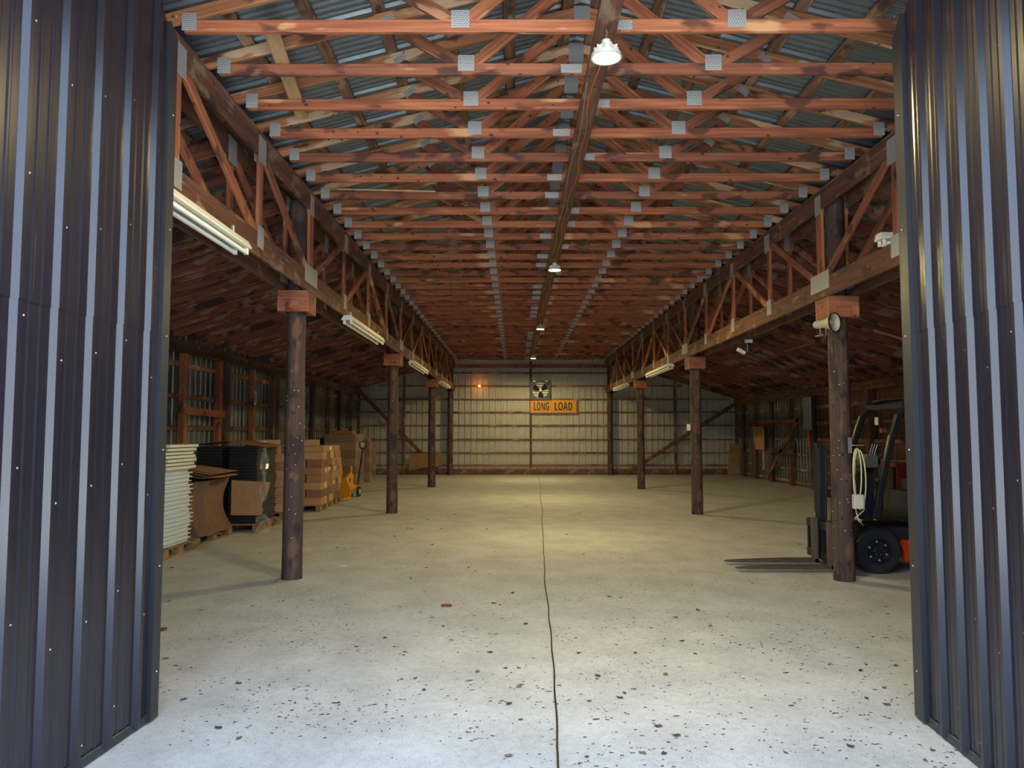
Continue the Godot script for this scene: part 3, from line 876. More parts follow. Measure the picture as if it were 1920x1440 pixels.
	# bundle of rods stowed on the eave of the carton side
	for i in 3:
		var rd := MB.new()
		var pts := []
		for q in 12: pts.append(Vector3(WL + 0.17 + i * 0.03, 3.02 + 0.02 * sin(q * 1.7 + i) + i * 0.02, -10.5 - q * 1.0 - i * 0.3))
		rd.tube(pts, 0.011, 6)
		solo("eave_cable", rd.mesh(), M.dark_steel, Vector3.ZERO, "dark cable strung along the eave beam above the carton-side studs", "cable", "cables along the eave")
	solo("pale_batten", lum(Vector3(6.37, 3.405, -13.2), Vector3(7.7, 3.006, -13.2), 0.07, 0.03), M.pine, Vector3.ZERO, "pale batten nailed under the side-aisle rafters above the tractor", "batten")
	solo("pale_pole", lum(Vector3(6.2, 3.455, -15.5), Vector3(6.18, 3.455, -17.1), 0.04, 0.04), M.pallet, Vector3.ZERO, "thin grey-brown pole tied under the side-aisle rafters beyond the forklift", "pole")
	# pale loose plank across the chords
	solo("loose_plank", lum(Vector3(-1.72, TB + 0.108, -5.05), Vector3(-1.92, TB + 0.108, -6.55), 0.11, 0.03), M.pine, Vector3.ZERO, "pale unpainted plank lying across the roof truss chords", "plank")
	solo("thin_batten", lum(Vector3(-2.0, TB - 0.012, -8.2), Vector3(-0.9, TB - 0.008, -8.3), 0.03, 0.012), M.pine, Vector3.ZERO, "thin yellowish batten tacked under the truss chords near the carton-side girder", "batten")

func build_pole_items() -> void:
	# horn speaker on the forklift-side pole
	var h := thing("horn_speaker", "cream and black horn speaker bracketed to the pole in front of the forklift", "speaker", Vector3(3.36, 2.77, -7.98), 0.55)
	var s := MB.new()
	s.xf = Transform3D(Basis(Vector3.RIGHT, PI / 2), Vector3.ZERO)
	s.lathe([Vector2(0.0, -0.16), Vector2(0.035, -0.16), Vector2(0.045, -0.13), Vector2(0.045, -0.06), Vector2(0.06, 0.0), Vector2(0.085, 0.06), Vector2(0.10, 0.075), Vector2(0.103, 0.08), Vector2(0.097, 0.08), Vector2(0.08, 0.06), Vector2(0.05, 0.0), Vector2(0.03, -0.05), Vector2(0, -0.05)], 28)
	part("horn", s.mesh(), mat(c8(176, 168, 140), 0.5), h)
	var rim := MB.new()
	rim.xf = s.xf
	rim.lathe([Vector2(0.097, 0.078), Vector2(0.106, 0.078), Vector2(0.108, 0.088), Vector2(0.097, 0.088), Vector2(0.097, 0.078)], 28)
	part("rim", rim.mesh(), M.black_plastic, h)
	var thr := MB.new()
	thr.xf = s.xf
	thr.lathe([Vector2(0, 0.045), Vector2(0.026, 0.045), Vector2(0.03, -0.04), Vector2(0, -0.04)], 18)
	part("inner_horn", thr.mesh(), M.white_enamel, h)
	var br := MB.new()
	br.tube([Vector3(-0.05, -0.02, -0.06), Vector3(-0.05, -0.12, -0.06), Vector3(0.05, -0.12, -0.06), Vector3(0.05, -0.02, -0.06)], 0.006, 6)
	br.tube([Vector3(0.0, -0.12, -0.06), Vector3(0.02, -0.12, -0.17)], 0.007, 6)
	part("bracket", br.mesh(), M.zinc, h)
	var wi := MB.new()
	var pts := []
	for q in 16: pts.append(Vector3(-0.03 + 0.035 * sin(q * 1.2), -0.09 - 0.006 * q + 0.02 * cos(q * 1.2), -0.08 + 0.004 * q))
	wi.tube(pts, 0.0035, 5)
	part("wire", wi.mesh(), mat(c8(120, 84, 80), 0.6), h)
	# receptacle box with a looped cream cord
	var b := thing("outlet_box", "cream outlet box on the pole in front of the forklift", "outlet box", Vector3(3.672, 0.86, -8.085))
	part("box", boxm(Vector3(0.10, 0.15, 0.07), 0.008), mat(c8(206, 204, 184), 0.5), b)
	part("cover", boxm(Vector3(0.012, 0.14, 0.068), 0.003), mat(c8(176, 180, 176), 0.4, 0.3), b, Vector3(0.056, 0, -0.004))
	var cm := mat(c8(212, 204, 160), 0.55)
	var c := MB.new()
	pts = []
	for l in 2:
		for q in 20:
			var a := TAU * q / 20.0
			pts.append(Vector3(3.70 + (0.045 + l * 0.022) * sin(a) + 0.018 * l, 1.16 + (0.27 + l * 0.05) * cos(a) - l * 0.07, -8.138 + l * 0.012))
	c.tube(pts, 0.0075, 7)
	c.tube([Vector3(3.675, 0.945, -8.138), Vector3(3.665, 1.1, -8.138), Vector3(3.68, 1.32, -8.138), Vector3(3.70, 1.43, -8.138)], 0.0075, 7)
	c.tube([Vector3(3.67, 0.775, -8.138), Vector3(3.70, 0.65, -8.138), Vector3(3.745, 0.60, -8.138), Vector3(3.72, 0.66, -8.138), Vector3(3.665, 0.68, -8.138), Vector3(3.76, 0.76, -8.138), Vector3(3.775, 0.9, -8.138)], 0.0075, 7)
	solo("extension_cord", c.mesh(), cm, Vector3.ZERO, "looped cream extension cord hanging on the pole in front of the forklift", "cord")
	var hk := MB.new()
	hk.box(Vector3(0, 0, 0), Vector3(0.04, 0.17, 0.01), 0.002)
	hk.tube([Vector3(0.01, 0.0, 0), Vector3(0.05, 0.0, 0.03), Vector3(0.14, 0.0, 0.03)], 0.006, 6)
	solo("wall_hook", hk.mesh(), M.zinc, Vector3(3.62, 1.46, -8.115), "metal hook plate on the pole above the cream cord", "hook")
	# flood light under the girder
	var fl := thing("flood_light", "small two-headed security light hung below the girder beyond the horn speaker", "light fitting", Vector3(3.72, 2.95, -11.85))
	part("mount", boxm(Vector3(0.1, 0.05, 0.1), 0.01), M.white_enamel, fl, Vector3(0, 0.1, 0))
	part("sensor", boxm(Vector3(0.06, 0.14, 0.06), 0.01), M.black_plastic, fl)
	part("head", boxm(Vector3(0.13, 0.05, 0.09), 0.01), M.white_enamel, fl, Vector3(-0.12, -0.06, 0)).rotation.z = -0.5
	part("head", boxm(Vector3(0.13, 0.04, 0.09), 0.01), M.black_plastic, fl, Vector3(0.12, -0.08, 0)).rotation.z = 0.2

# ---------------------------------------------------------------- goods on pallets
func make_pallet(at: Vector3, w: float, l: float, label: String) -> void:
	var p := thing("pallet", label, "pallet", at, 0.0, "wooden pallets")
	var nb := 6
	for i in nb: part("deck_board", lum(Vector3(-w / 2, 0.122, -(0.05 + i * (l - 0.1) / (nb - 1))), Vector3(w / 2, 0.122, -(0.05 + i * (l - 0.1) / (nb - 1))), 0.095, 0.018), M.pallet, p)
	for x in [-w / 2 + 0.05, 0.0, w / 2 - 0.05]:
		part("bottom_board", lum(Vector3(x, 0.009, 0), Vector3(x, 0.009, -l), 0.095, 0.018), M.pallet, p)
		for z in [0.07, l / 2, l - 0.07]: part("block", boxm(Vector3(0.095, 0.094, 0.14), 0.003), M.pallet, p, Vector3(x, 0.0655, -z))

func carton(at: Vector3, s: Vector3, m: Material, turn := 0.0, tape_top := true, lbl := -1, where := "lying loose on top of the long carton stack") -> void:
	var c := thing("carton", "brown cardboard carton " + where, "carton", at, turn, "brown cartons stacked on the carton side")
	part("box", boxm(s, 0.006), m, c, Vector3(0, s.y / 2, 0))
	if s.z > s.x: part("tape", boxm(Vector3(0.05, 0.002, s.z + 0.001), 0.0005), M.tape, c, Vector3(0, s.y + 0.0002, 0))
	else: part("tape", boxm(Vector3(s.x + 0.001, 0.002, 0.05), 0.0005), M.tape, c, Vector3(0, s.y + 0.0002, 0))
	if lbl == 0: part("label_sticker", boxm(Vector3(0.11, 0.07, 0.001), 0.0002), M.paper, c, Vector3(-s.x * 0.2, s.y * 0.55, s.z / 2 + 0.0008))
	if lbl == 1: part("label_sticker", boxm(Vector3(0.001, 0.07, 0.11), 0.0002), M.paper, c, Vector3(s.x / 2 + 0.0008, s.y * 0.5, 0))
	if lbl == 2:
		for q in 3: part("print", boxm(Vector3(0.001, 0.012, 0.12 - q * 0.02), 0.0002), M.cord, c, Vector3(s.x / 2 + 0.0008, s.y * (0.35 + 0.15 * q), 0.08))

func build_goods() -> void:
	M.tape = mat(c8(176, 140, 92), 0.3)
	M.cardboard_d = tri_mat(mottle_tex(173, 256, c8(182, 144, 102), c8(206, 168, 124), 0.012, 0.12), 1.3, 0.8)
	var card := [M.cardboard, M.cardboard_b, M.cardboard_d, M.cardboard_c, M.cardboard]
	# white trays beside the clad door
	make_pallet(Vector3(-4.93, 0, -9.40), 1.1, 1.0, "weathered pallet under the stack of white trays")
	var wt := mat(c8(212, 221, 226), 0.45)
	var tray := MB.new()
	var outline := PackedVector2Array([Vector2(-0.52, 0.0), Vector2(0.46, 0.0), Vector2(0.49, -0.02), Vector2(0.52, -0.06), Vector2(0.535, -0.2), Vector2(0.535, -0.6), Vector2(0.52, -0.8), Vector2(0.46, -0.84), Vector2(-0.52, -0.84)])
	tray.slab(outline, 0.0, 0.04)
	var lip := MB.new()
	var ol := PackedVector2Array()
	for p in outline: ol.append(Vector2(p.x * 1.06, (p.y + 0.42) * 1.07 - 0.42))
	lip.slab(ol, 0.04, 0.052)
	var tm := tray.mesh(); var lm := lip.mesh()
	for i in 18:
		var y := 0.135 + i * 0.0545
		var o := thing("white_tray", "white nested tray, %s up from the pallet beside the clad door" % nth(i), "tray", Vector3(-4.99 + 0.03 * sin(i * 0.16 + 0.4) + rng.randf_range(-0.012, 0.012), y, -9.44 + rng.randf_range(-0.006, 0.006)), rng.randf_range(-0.012, 0.012), "white trays stacked by the door")
		part("body", tm, wt, o); part("lip", lm, wt, o)
	var by := 0.135 + 18 * 0.0545
	var sl := boxm(Vector3(1.05, 0.036, 0.84), 0.003)
	for i in 7:
		var o := solo("foam_sheet", sl, mat(c8(214, 214, 204), 0.5) if i == 0 else M.white_flat, Vector3(-4.93 + [0.02, 0.0, 0.03, 0.01, -0.01, 0.025, 0.05][i], by + 0.02 + i * 0.0475, -9.86), "flat white foam sheet, %s up in the top of the white tray stack" % ORD[i], "foam sheet", "white foam sheets on the tray stack")
		o.rotation.y = [-0.01, 0.015, 0.0, -0.02, 0.01, 0.0, -0.012][i]
		if i < 6:
			for q in [-0.3, 0.3]:
				pass
	# flattened boxes, slumped
	make_pallet(Vector3(-4.98, 0, -10.50), 1.08, 1.32, "pallet under the slumped stack of flattened boxes")
	var fb := []
	for v in 3:
		var m := MB.new()
		var o2 := PackedVector2Array([Vector2(-0.5, 0.0), Vector2(0.42, 0.0)])
		for q in 49:
			var t := q / 48.0
			var x := 0.45
			for cc in [0.14, 0.24, 0.66, 0.76]: x += 0.055 * exp(-pow((t - cc) / 0.028, 2.0))
			x += 0.02 * sin(t * PI)
			o2.append(Vector2(x + 0.0015 * sin(q * 2.3 + v), -0.02 - t * 1.16))
		o2.append_array([Vector2(0.4, -1.2), Vector2(-0.5, -1.2)])
		m.slab(o2, 0.0, 0.0191)
		fb.append(m.mesh())
	for i in 40:
		var h := i * 0.0192
		var sway := -0.02 - 0.10 * sin(clampf(h / 0.77, 0, 1) * PI * 1.05 + 0.25) + 0.12 * pow(1.0 - h / 0.77, 2.5)
		var o := solo("flattened_box", fb[i % 3], M.cardboard_c, Vector3(-4.93 + sway + rng.randf_range(-0.003, 0.003), 0.132 + h, -10.56 - 0.02 * sin(h * 5.0)), "brown flattened carton, %s up in the slumped stack on its pallet" % nth(i), "flat carton", "flattened cartons in the slumped stack")
		o.rotation.y = rng.randf_range(-0.004, 0.004)
	for i in 6:
		var m := MB.new()
		var pw := 0.55 + 0.1 * (i % 3)
		var n := 8
		for q in n:
			var xa := -pw + 2.0 * pw * q / n; var xb := -pw + 2.0 * pw * (q + 1) / n
			var f := func(x: float) -> float: return 0.035 * cos(x * 3.2) + 0.012 * sin(x * 7.0)
			m.bar(Vector3(xa, f.call(xa), 0), Vector3(xb, f.call(xb), 0), 0.8 + 0.05 * (i % 2), 0.006, Vector3.UP, 0.001)
		var o := solo("loose_flat_box", m.mesh(), M.cardboard_b if i % 2 else M.cardboard, Vector3(-4.98 + 0.02 * sin(i * 2.1), 0.955 + i * 0.019, -11.05 - 0.08 * sin(i * 1.3)), "wavy loose cardboard sheet, %s up on top of the slumped stack" % ORD[i], "flat carton", "loose sheets on the slumped stack")
		o.rotation = Vector3(0, 0.03 * sin(i * 1.7), 0)
	# black trays
	make_pallet(Vector3(-4.68, 0, -12.05), 1.14, 1.15, "pallet under the tall black tray stacks")
	var bt := []
	for wz in [[0.42, 0.56], [0.44, 0.95]]:
		var m := MB.new()
		var w: float = wz[0]; var l: float = wz[1]
		m.slab(PackedVector2Array([Vector2(-w / 2, 0), Vector2(w / 2, 0), Vector2(w / 2, -l), Vector2(-w / 2, -l)]), 0.0, 0.034)
		var lp := MB.new()
		lp.slab(PackedVector2Array([Vector2(-w / 2 - 0.015, 0.015), Vector2(w / 2 + 0.015, 0.015), Vector2(w / 2 + 0.015, -l - 0.015), Vector2(-w / 2 - 0.015, -l - 0.015)]), 0.034, 0.046)
		bt.append([m.mesh(), lp.mesh()])
	for i in 26:
		for k in 2:
			var o := thing("black_tray", ("black plastic tray, %s up in the column by the side wall" if k == 0 else "black plastic tray, %s up in the column next to the cartons") % nth(i), "tray", Vector3([-4.95, -4.40][k] + rng.randf_range(-0.006, 0.006), 0.134 + i * 0.0475, -12.12 + rng.randf_range(-0.008, 0.008)), rng.randf_range(-0.02, 0.02), "black trays on the pallet")
			part("body", bt[k][0], M.black_plastic, o); part("lip", bt[k][1], M.black_lip, o)
	var lid := MB.new()
	lid.quad(Vector3(-0.72, 0.0, 0.12), Vector3(-0.04, 0.075, 0.10), Vector3(-0.04, 0.075, -1.0), Vector3(-0.72, 0.0, -1.0))
	lid.bar(Vector3(-0.72, 0.0, -0.45), Vector3(-0.04, 0.075, -0.45), 1.1, 0.008, Vector3.UP, 0.001)
	lid.bar(Vector3(-0.04, 0.075, -0.45), Vector3(0.6, -0.02, -0.45), 1.1, 0.008, Vector3.UP, 0.001)
	solo("cardboard_cover", lid.mesh(), M.cardboard_c, Vector3(-4.62, 1.385, -12.12), "creased brown cardboard sheet covering the top of the black trays", "cardboard sheet")
	var ls := MB.new()
	ls.slab(PackedVector2Array([Vector2(-0.3, 0.0), Vector2(0.18, 0.0), Vector2(0.22, 0.08), Vector2(0.2, 0.16), Vector2(0.24, 0.3), Vector2(0.3, 0.40), Vector2(0.33, 0.53), Vector2(-0.3, 0.56)]), 0.0, 0.006)
	var lo := solo("leaning_cardboard", ls.mesh(), M.cardboard, Vector3(-4.27, 0.27, -12.085), "torn-edged cardboard sheet leaning on the front of the black trays", "cardboard sheet")
	lo.rotation.x = -PI / 2
	# stretch film round the black trays
	for f in [[Vector3(-5.25, 0.85, -12.06), 0.07, 0.48, 0.05], [Vector3(-4.04, 0.5, -12.06), 0.06, 0.85, 0.05], [Vector3(-4.02, 0.0, -11.98), 0.10, 0.3, 0.06]]:
		var m := MB.new()
		var n := 10
		for q in n:
			for e in 4:
				var fn := func(i: int, j: int) -> Vector3:
					var ww: float = f[1] * (0.5 + 0.6 * absf(sin(i * 0.6 + 0.6)))
					return Vector3(lerpf(-ww, ww, j / 4.0), f[2] * i / n, f[3] * 0.4 * sin(j * 2.1 + i * 1.2))
				m.quad(fn.call(q, e), fn.call(q, e + 1), fn.call(q + 1, e + 1), fn.call(q + 1, e))
		solo("stretch_film", m.mesh(), M.film, f[0], "crumpled clear stretch film hanging off the black tray stack", "plastic film", "stretch film on the black trays")
	# cartons: a small near stack, then a long stack
	make_pallet(Vector3(-4.72, 0, -13.78), 1.0, 1.05, "pallet under the small carton stack next to the black trays")
	for i in 7:
		for q in 3:
			carton(Vector3(-4.70 + rng.randf_range(-0.012, 0.012), 0.132 + i * 0.152, -13.98 - q * 0.34), Vector3(1.0, 0.15, 0.33), card[rng.randi() % 5], rng.randf_range(-0.01, 0.01), true, 0 if i == 4 and q == 0 else -1, "of %s layer, %s from the doorway, small stack by black trays" % [ORD[i], ORD[q]])
	carton(Vector3(-4.66, 0.132 + 7 * 0.152, -14.0), Vector3(0.5, 0.13, 0.34), M.cardboard_b, 0.15, true, 0, "lying askew on the small stack by the black trays")
	carton(Vector3(-4.62, 0.132 + 7 * 0.152 + 0.132, -14.02), Vector3(0.42, 0.13, 0.3), M.cardboard, 0.3, true, 0, "topmost of the small stack by the black trays")
	make_pallet(Vector3(-4.42, 0, -15.14), 1.0, 1.1, "pallet under the doorward half of the long carton stack")
	make_pallet(Vector3(-4.50, 0, -16.28), 1.0, 1.1, "pallet under the pallet-jack half of the long carton stack")
	for i in 7:
		var y := 0.132 + i * 0.152
		if i % 2 == 0:
			for q in 7:
				carton(Vector3(-4.41 - q * 0.018 + rng.randf_range(-0.035, 0.035), y, -15.30 - q * 0.312), Vector3(0.96, 0.15, 0.30), card[rng.randi() % 5], -0.02 + rng.randf_range(-0.008, 0.008), true, [-1, 1, -1, 1, 1, -1, 2][q] if i in [2, 4] else -1, "of %s layer, %s from the doorway, in the long stack" % [ORD[i], ORD[q]])
		else:
			for q in 2:
				for w in 3:
					carton(Vector3(-4.09 - w * 0.33 - q * 0.055, y, -15.67 - q * 1.105), Vector3(0.30, 0.15, 1.05), card[rng.randi() % 5], 0.045, true, (0 if q == 0 and w == 1 else 2) if i == 5 else -1, "of %s layer, %s half, %s from the aisle, long stack" % [ORD[i], ["doorward", "jack-side"][q], ORD[w]])
	var ty := 0.132 + 7 * 0.152
	carton(Vector3(-4.25, ty, -15.5), Vector3(0.62, 0.12, 0.4), M.cardboard, 0.08, true, 0, "with a label, loose on the doorward end of the long stack")
	carton(Vector3(-4.2, ty, -16.28), Vector3(0.40, 0.12, 0.9), M.cardboard, -0.2, true, 1, "lying lengthwise loose on the long stack")
	carton(Vector3(-4.38, ty + 0.122, -15.62), Vector3(0.55, 0.13, 0.42), M.cardboard, 0.2, true, -1, "topmost on the doorward end of the long stack")
	carton(Vector3(-4.72, ty, -16.7), Vector3(0.42, 0.13, 0.6), M.cardboard_b, 0.1, true, -1, "loose on the wall side of the long stack")
	# wrapped stacks at the far corner
	for g in [[Vector3(-5.24, 0, -22.4), 0.94, 1.2, 1.5, "brown carton stack in clear film at the far corner, by the side wall"], [Vector3(-4.98, 0, -24.0), 0.62, 1.2, 1.32, "narrow brown carton stack wrapped in clear film beside the corner brace"]]:
		var t := thing("wrapped_stack", g[4], "wrapped stack", g[0], 0.0)
		var w: float = g[1]; var l: float = g[2]
		part("skid", boxm(Vector3(w, 0.1, l), 0.01), M.pallet, t, Vector3(0, 0.05, -l / 2))
		var hh := 0.1
		var i := 0
		while hh < g[3] - 0.1:
			var bh := 0.24
			for q in 2: part("carton", boxm(Vector3(w - 0.02 - 0.01 * (i % 3), bh - 0.004, l / 2 - 0.01), 0.008), M.cardboard_c if (i + q) % 2 else M.cardboard_b, t, Vector3(0.008 * sin(i * 2.0 + q), hh + bh / 2, -l * (0.25 + 0.5 * q)))
			hh += bh; i += 1
		part("top_carton", boxm(Vector3(w * 0.6, 0.1, l * 0.4), 0.008), M.cardboard_b, t, Vector3(0.05, hh + 0.05, -l * 0.3))
		var film := MB.new()
		var ring := []
		for q in 41:
			var a := TAU * q / 40.0
			var cx := clampf(cos(a) * 1.45, -1, 1) * (w / 2 + 0.012 + 0.012 * absf(sin(q * 1.9))); var cz := clampf(sin(a) * 1.45, -1, 1) * (l / 2 + 0.012 + 0.012 * absf(cos(q * 2.3)))
			ring.append(Vector3(cx, 0, cz - l / 2))
		for q in 40: film.quad(ring[q] + Vector3(0, 0.06, 0), ring[q] + Vector3(0, hh, 0), ring[q + 1] + Vector3(0, hh, 0), ring[q + 1] + Vector3(0, 0.06, 0))
		part("film", film.mesh(), M.film_thin, t)
	# hand pallet jack under the long carton stack
	var j := thing("pallet_jack", "yellow hand pallet jack with a black handle, at the end of the long carton stack", "pallet jack", Vector3(-4.2, 0, -17.80), -0.18)
	for sx in [-1, 1]:
		part("fork", lum(Vector3(sx * 0.2, 0.04, 0.3), Vector3(sx * 0.2, 0.04, -0.1), 0.14, 0.05), M.yellow, j)
	var bodyp := MB.new()
	bodyp.xf = Transform3D(Basis(Vector3.RIGHT, PI / 2), Vector3(0, 0, -0.12))
	bodyp.slab(PackedVector2Array([Vector2(-0.27, -0.06), Vector2(0.27, -0.06), Vector2(0.27, -0.3), Vector2(0.16, -0.52), Vector2(-0.16, -0.52), Vector2(-0.27, -0.3)]), -0.03, 0.03)
	part("bulkhead", bodyp.mesh(), M.yellow, j)
	for sx in [-1, 1]:
		part("side_frame", lum(Vector3(sx * 0.15, 0.45, -0.12), Vector3(sx * 0.12, 0.62, -0.5), 0.05, 0.08), M.yellow, j)
		part("upright", lum(Vector3(sx * 0.13, 0.40, -0.46), Vector3(sx * 0.13, 0.78, -0.46), 0.04, 0.05, Vector3(0, 0, 1)), M.yellow, j)
		var wh := part("steer_wheel", wheel_mesh(0.13, 0.05, 0.085), M.black_rubber, j, Vector3(sx * 0.1 + 0.04, 0.13, -0.95))
		wh.rotation.z = PI / 2
		var hb := MB.new()
		hb.lathe([Vector2(0, -0.027), Vector2(0.085, -0.027), Vector2(0.085, 0.027), Vector2(0, 0.027)], 20)
		var hubp := part("wheel_disc", hb.mesh(), M.dark_steel, wh)
		for q in 5:
			var sp := part("spoke", boxm(Vector3(0.07, 0.004, 0.028), 0.001), M.white_enamel, wh, Vector3(cos(TAU * q / 5) * 0.045, -0.029, sin(TAU * q / 5) * 0.045))
			sp.rotation.y = -TAU * q / 5
	part("pump", boxm(Vector3(0.16, 0.3, 0.2), 0.02), M.yellow, j, Vector3(0, 0.42, -0.66))
	part("pump_link", lum(Vector3(0, 0.25, -0.12), Vector3(0.04, 0.25, -0.95), 0.12, 0.1), M.yellow, j)
	var hd := MB.new()
	hd.tube([Vector3(0.1, 0.3, -0.95), Vector3(0.14, 0.8, -1.05), Vector3(0.16, 1.2, -1.12)], 0.022, 10)
	part("handle", hd.mesh(), M.black_rubber, j)
	var lp2 := MB.new()
	lp2.tube([Vector3(0.16, 1.18, -1.12), Vector3(0.08, 1.22, -1.12), Vector3(0.07, 1.36, -1.13), Vector3(0.25, 1.36, -1.13), Vector3(0.24, 1.22, -1.12), Vector3(0.16, 1.18, -1.12)], 0.018, 8)
	part("grip_loop", lp2.mesh(), M.black_rubber, j)
	part("grip_label", boxm(Vector3(0.1, 0.09, 0.004), 0.001), M.paper, j, Vector3(0.16, 1.29, -1.105))

func wheel_mesh(r: float, w: float, inner: float) -> ArrayMesh:
	var s := MB.new()
	var b := r * 0.08
	s.lathe([Vector2(inner, -w / 2), Vector2(r - b * 2, -w / 2), Vector2(r - b * 0.6, -w / 2 + b * 0.5), Vector2(r, -w / 2 + b * 1.4), Vector2(r, w / 2 - b * 1.4), Vector2(r - b * 0.6, w / 2 - b * 0.5), Vector2(r - b * 2, w / 2), Vector2(inner, w / 2), Vector2(inner, -w / 2)], 40)
	return s.mesh()

# ---------------------------------------------------------------- forklift: its forks point to -x, near side at z = -8.55
func build_forklift() -> void:
	var f := thing("forklift", "dark forklift with orange rear body parked behind the pole with the cream cord", "forklift", Vector3(0, 0, -9.1))
	var dk: Material = mat(c8(40, 43, 52), 0.4, 0.2)
	var blk: Material = mat(c8(26, 27, 30), 0.5, 0.2)
	var rustf: Material = wood(wood_tex(131, c8(58, 50, 47), c8(78, 66, 61), c8(102, 86, 78), c8(46, 41, 40), c8(104, 76, 66), 0.3, 0.25, 0), 0.55)
	M.guard = mat(c8(46, 48, 52), 0.32, 0.4)
	# forks: blade tapering to the tip, and shank
	for z in [0.36, -0.1]:
		var s := MB.new()
		var pr := [[3.66, 0.03, 0.075, 0.06], [3.3, 0.03, 0.075, 0.06], [2.72, 0.033, 0.057, 0.055], [2.56, 0.036, 0.047, 0.038], [2.535, 0.04, 0.044, 0.015]]
		for i in pr.size() - 1:
			var a: Array = pr[i]; var b: Array = pr[i + 1]
			var q := func(e: Array, yy: int, zz: int) -> Vector3: return Vector3(e[0], e[1 + yy], z + (2 * zz - 1) * e[3])
			s.quad(q.call(a, 1, 1), q.call(a, 1, 0), q.call(b, 1, 0), q.call(b, 1, 1))
			s.quad(q.call(a, 0, 0), q.call(a, 0, 1), q.call(b, 0, 1), q.call(b, 0, 0))
			s.quad(q.call(a, 0, 1), q.call(a, 1, 1), q.call(b, 1, 1), q.call(b, 0, 1))
			s.quad(q.call(a, 1, 0), q.call(a, 0, 0), q.call(b, 0, 0), q.call(b, 1, 0))
		s.bar(Vector3(3.64, 0.03, z), Vector3(3.64, 0.56, z), 0.12, 0.05, Vector3(1, 0, 0), 0.006)
		part("fork", s.mesh(), rustf, f)
	for y in [0.12, 0.48]:
		part("carriage_bar", lum(Vector3(3.70, y, -0.42), Vector3(3.70, y, 0.48), 0.06, 0.09), blk, f)
	for z in [-0.40, 0.03, 0.46]: part("carriage_plate", lum(Vector3(3.70, 0.07, z), Vector3(3.70, 0.53, z), 0.05, 0.03, Vector3(0, 0, 1)), blk, f)
	# mast
	for z in [-0.30, 0.32]:
		part("mast_rail", lum(Vector3(3.80, 0.1, z), Vector3(3.83, 1.46, z), 0.055, 0.13, Vector3(1, 0, 0), 0.008), blk, f)
		part("inner_rail", lum(Vector3(3.79, 0.16, z * 0.8), Vector3(3.82, 1.40, z * 0.8), 0.045, 0.10, Vector3(1, 0, 0), 0.008), dk, f)
		var cy := MB.new()
		cy.tube([Vector3(3.9, 0.15, z * 0.62), Vector3(3.92, 1.38, z * 0.62)], 0.024, 12)
		part("lift_cylinder", cy.mesh(), M.steel, f)
	for y in [0.2, 0.85, 1.42]: part("mast_crossbar", lum(Vector3(3.86, y, -0.3), Vector3(3.86, y, 0.32), 0.05, 0.09), blk, f)
	for z in [-0.1, 0.1]:
		part("lift_chain", lum(Vector3(3.78, 0.4, z), Vector3(3.81, 1.4, z), 0.03, 0.012, Vector3(1, 0, 0)), M.dark_steel, f)
	var ho := MB.new()
	var pts := []
	for q in 13: pts.append(Vector3(3.80, 1.40 + 0.06 * sin(PI * q / 12.0), -0.33 - 0.06 + 0.06 * cos(PI * q / 12.0) * 1.0))
	pts.append(Vector3(3.80, 0.6, -0.45))
	ho.tube(pts, 0.012, 8)
	part("hose", ho.mesh(), M.black_rubber, f)
	# wheels
	for z in [0.44, -0.46]:
		var w := part("front_wheel", wheel_mesh(0.255, 0.2, 0.15), M.black_rubber, f, Vector3(4.12, 0.255, z))
		w.rotation.x = PI / 2
		var rim := MB.new()
		rim.lathe([Vector2(0.152, 0.07), Vector2(0.15, 0.085), Vector2(0.13, 0.085), Vector2(0.115, 0.055), Vector2(0.06, 0.05), Vector2(0.055, 0.075), Vector2(0, 0.08)], 32)
		rim.lathe([Vector2(0, -0.06), Vector2(0.152, -0.06), Vector2(0.152, 0.07)], 32)
		part("rim", rim.mesh(), blk, w)
		var nut := MB.new()
		nut.lathe([Vector2(0, -0.0), Vector2(0.016, 0.0), Vector2(0.016, 0.02), Vector2(0.009, 0.024), Vector2(0, 0.024)], 6, 1.0, false)
		var nm := nut.mesh()
		for q in 6: part("wheel_nut", nm, M.steel, w, Vector3(cos(TAU * q / 6 + 0.4) * 0.105, 0.054, sin(TAU * q / 6 + 0.4) * 0.105))
		for q in 6: part("hub_bolt", nm, M.dark_steel, w, Vector3(cos(TAU * q / 6) * 0.045, 0.055, sin(TAU * q / 6) * 0.045))
		var rw := part("rear_wheel", wheel_mesh(0.2, 0.16, 0.11), M.black_rubber, f, Vector3(5.45, 0.2, z * 0.9))
		rw.rotation.x = PI / 2
		var rr := MB.new()
		rr.lathe([Vector2(0, 0.05), Vector2(0.112, 0.05), Vector2(0.112, -0.05), Vector2(0, -0.05)], 24)
		part("rim", rr.mesh(), M.orange, rw)
	# chassis, fenders, step and counterweight
	part("chassis", boxm(Vector3(1.5, 0.3, 0.62), 0.02), dk, f, Vector3(4.75, 0.36, 0))
	for z in [0.44, -0.46]:
		var s := MB.new()
		s.xf = Transform3D(Basis(Vector3.RIGHT, -PI / 2), Vector3(0, 0, z))   # slab's (x, z) -> (x, y)
		var arc := PackedVector2Array()
		for q in 15:
			var a := PI * 0.95 - PI * 1.0 * q / 14.0
			arc.append(Vector2(4.12 + 0.30 * cos(a), -(0.255 + 0.30 * sin(a))))
		arc.append_array([Vector2(4.55, -0.16), Vector2(4.64, -0.36), Vector2(4.46, -0.58), Vector2(4.3, -0.66), Vector2(4.0, -0.66), Vector2(3.9, -0.6)])
		s.slab(arc, -0.1, 0.1)
		part("fender", s.mesh(), dk, f)
		part("side_step", boxm(Vector3(0.32, 0.07, 0.2), 0.015), blk, f, Vector3(4.78, 0.17, z))
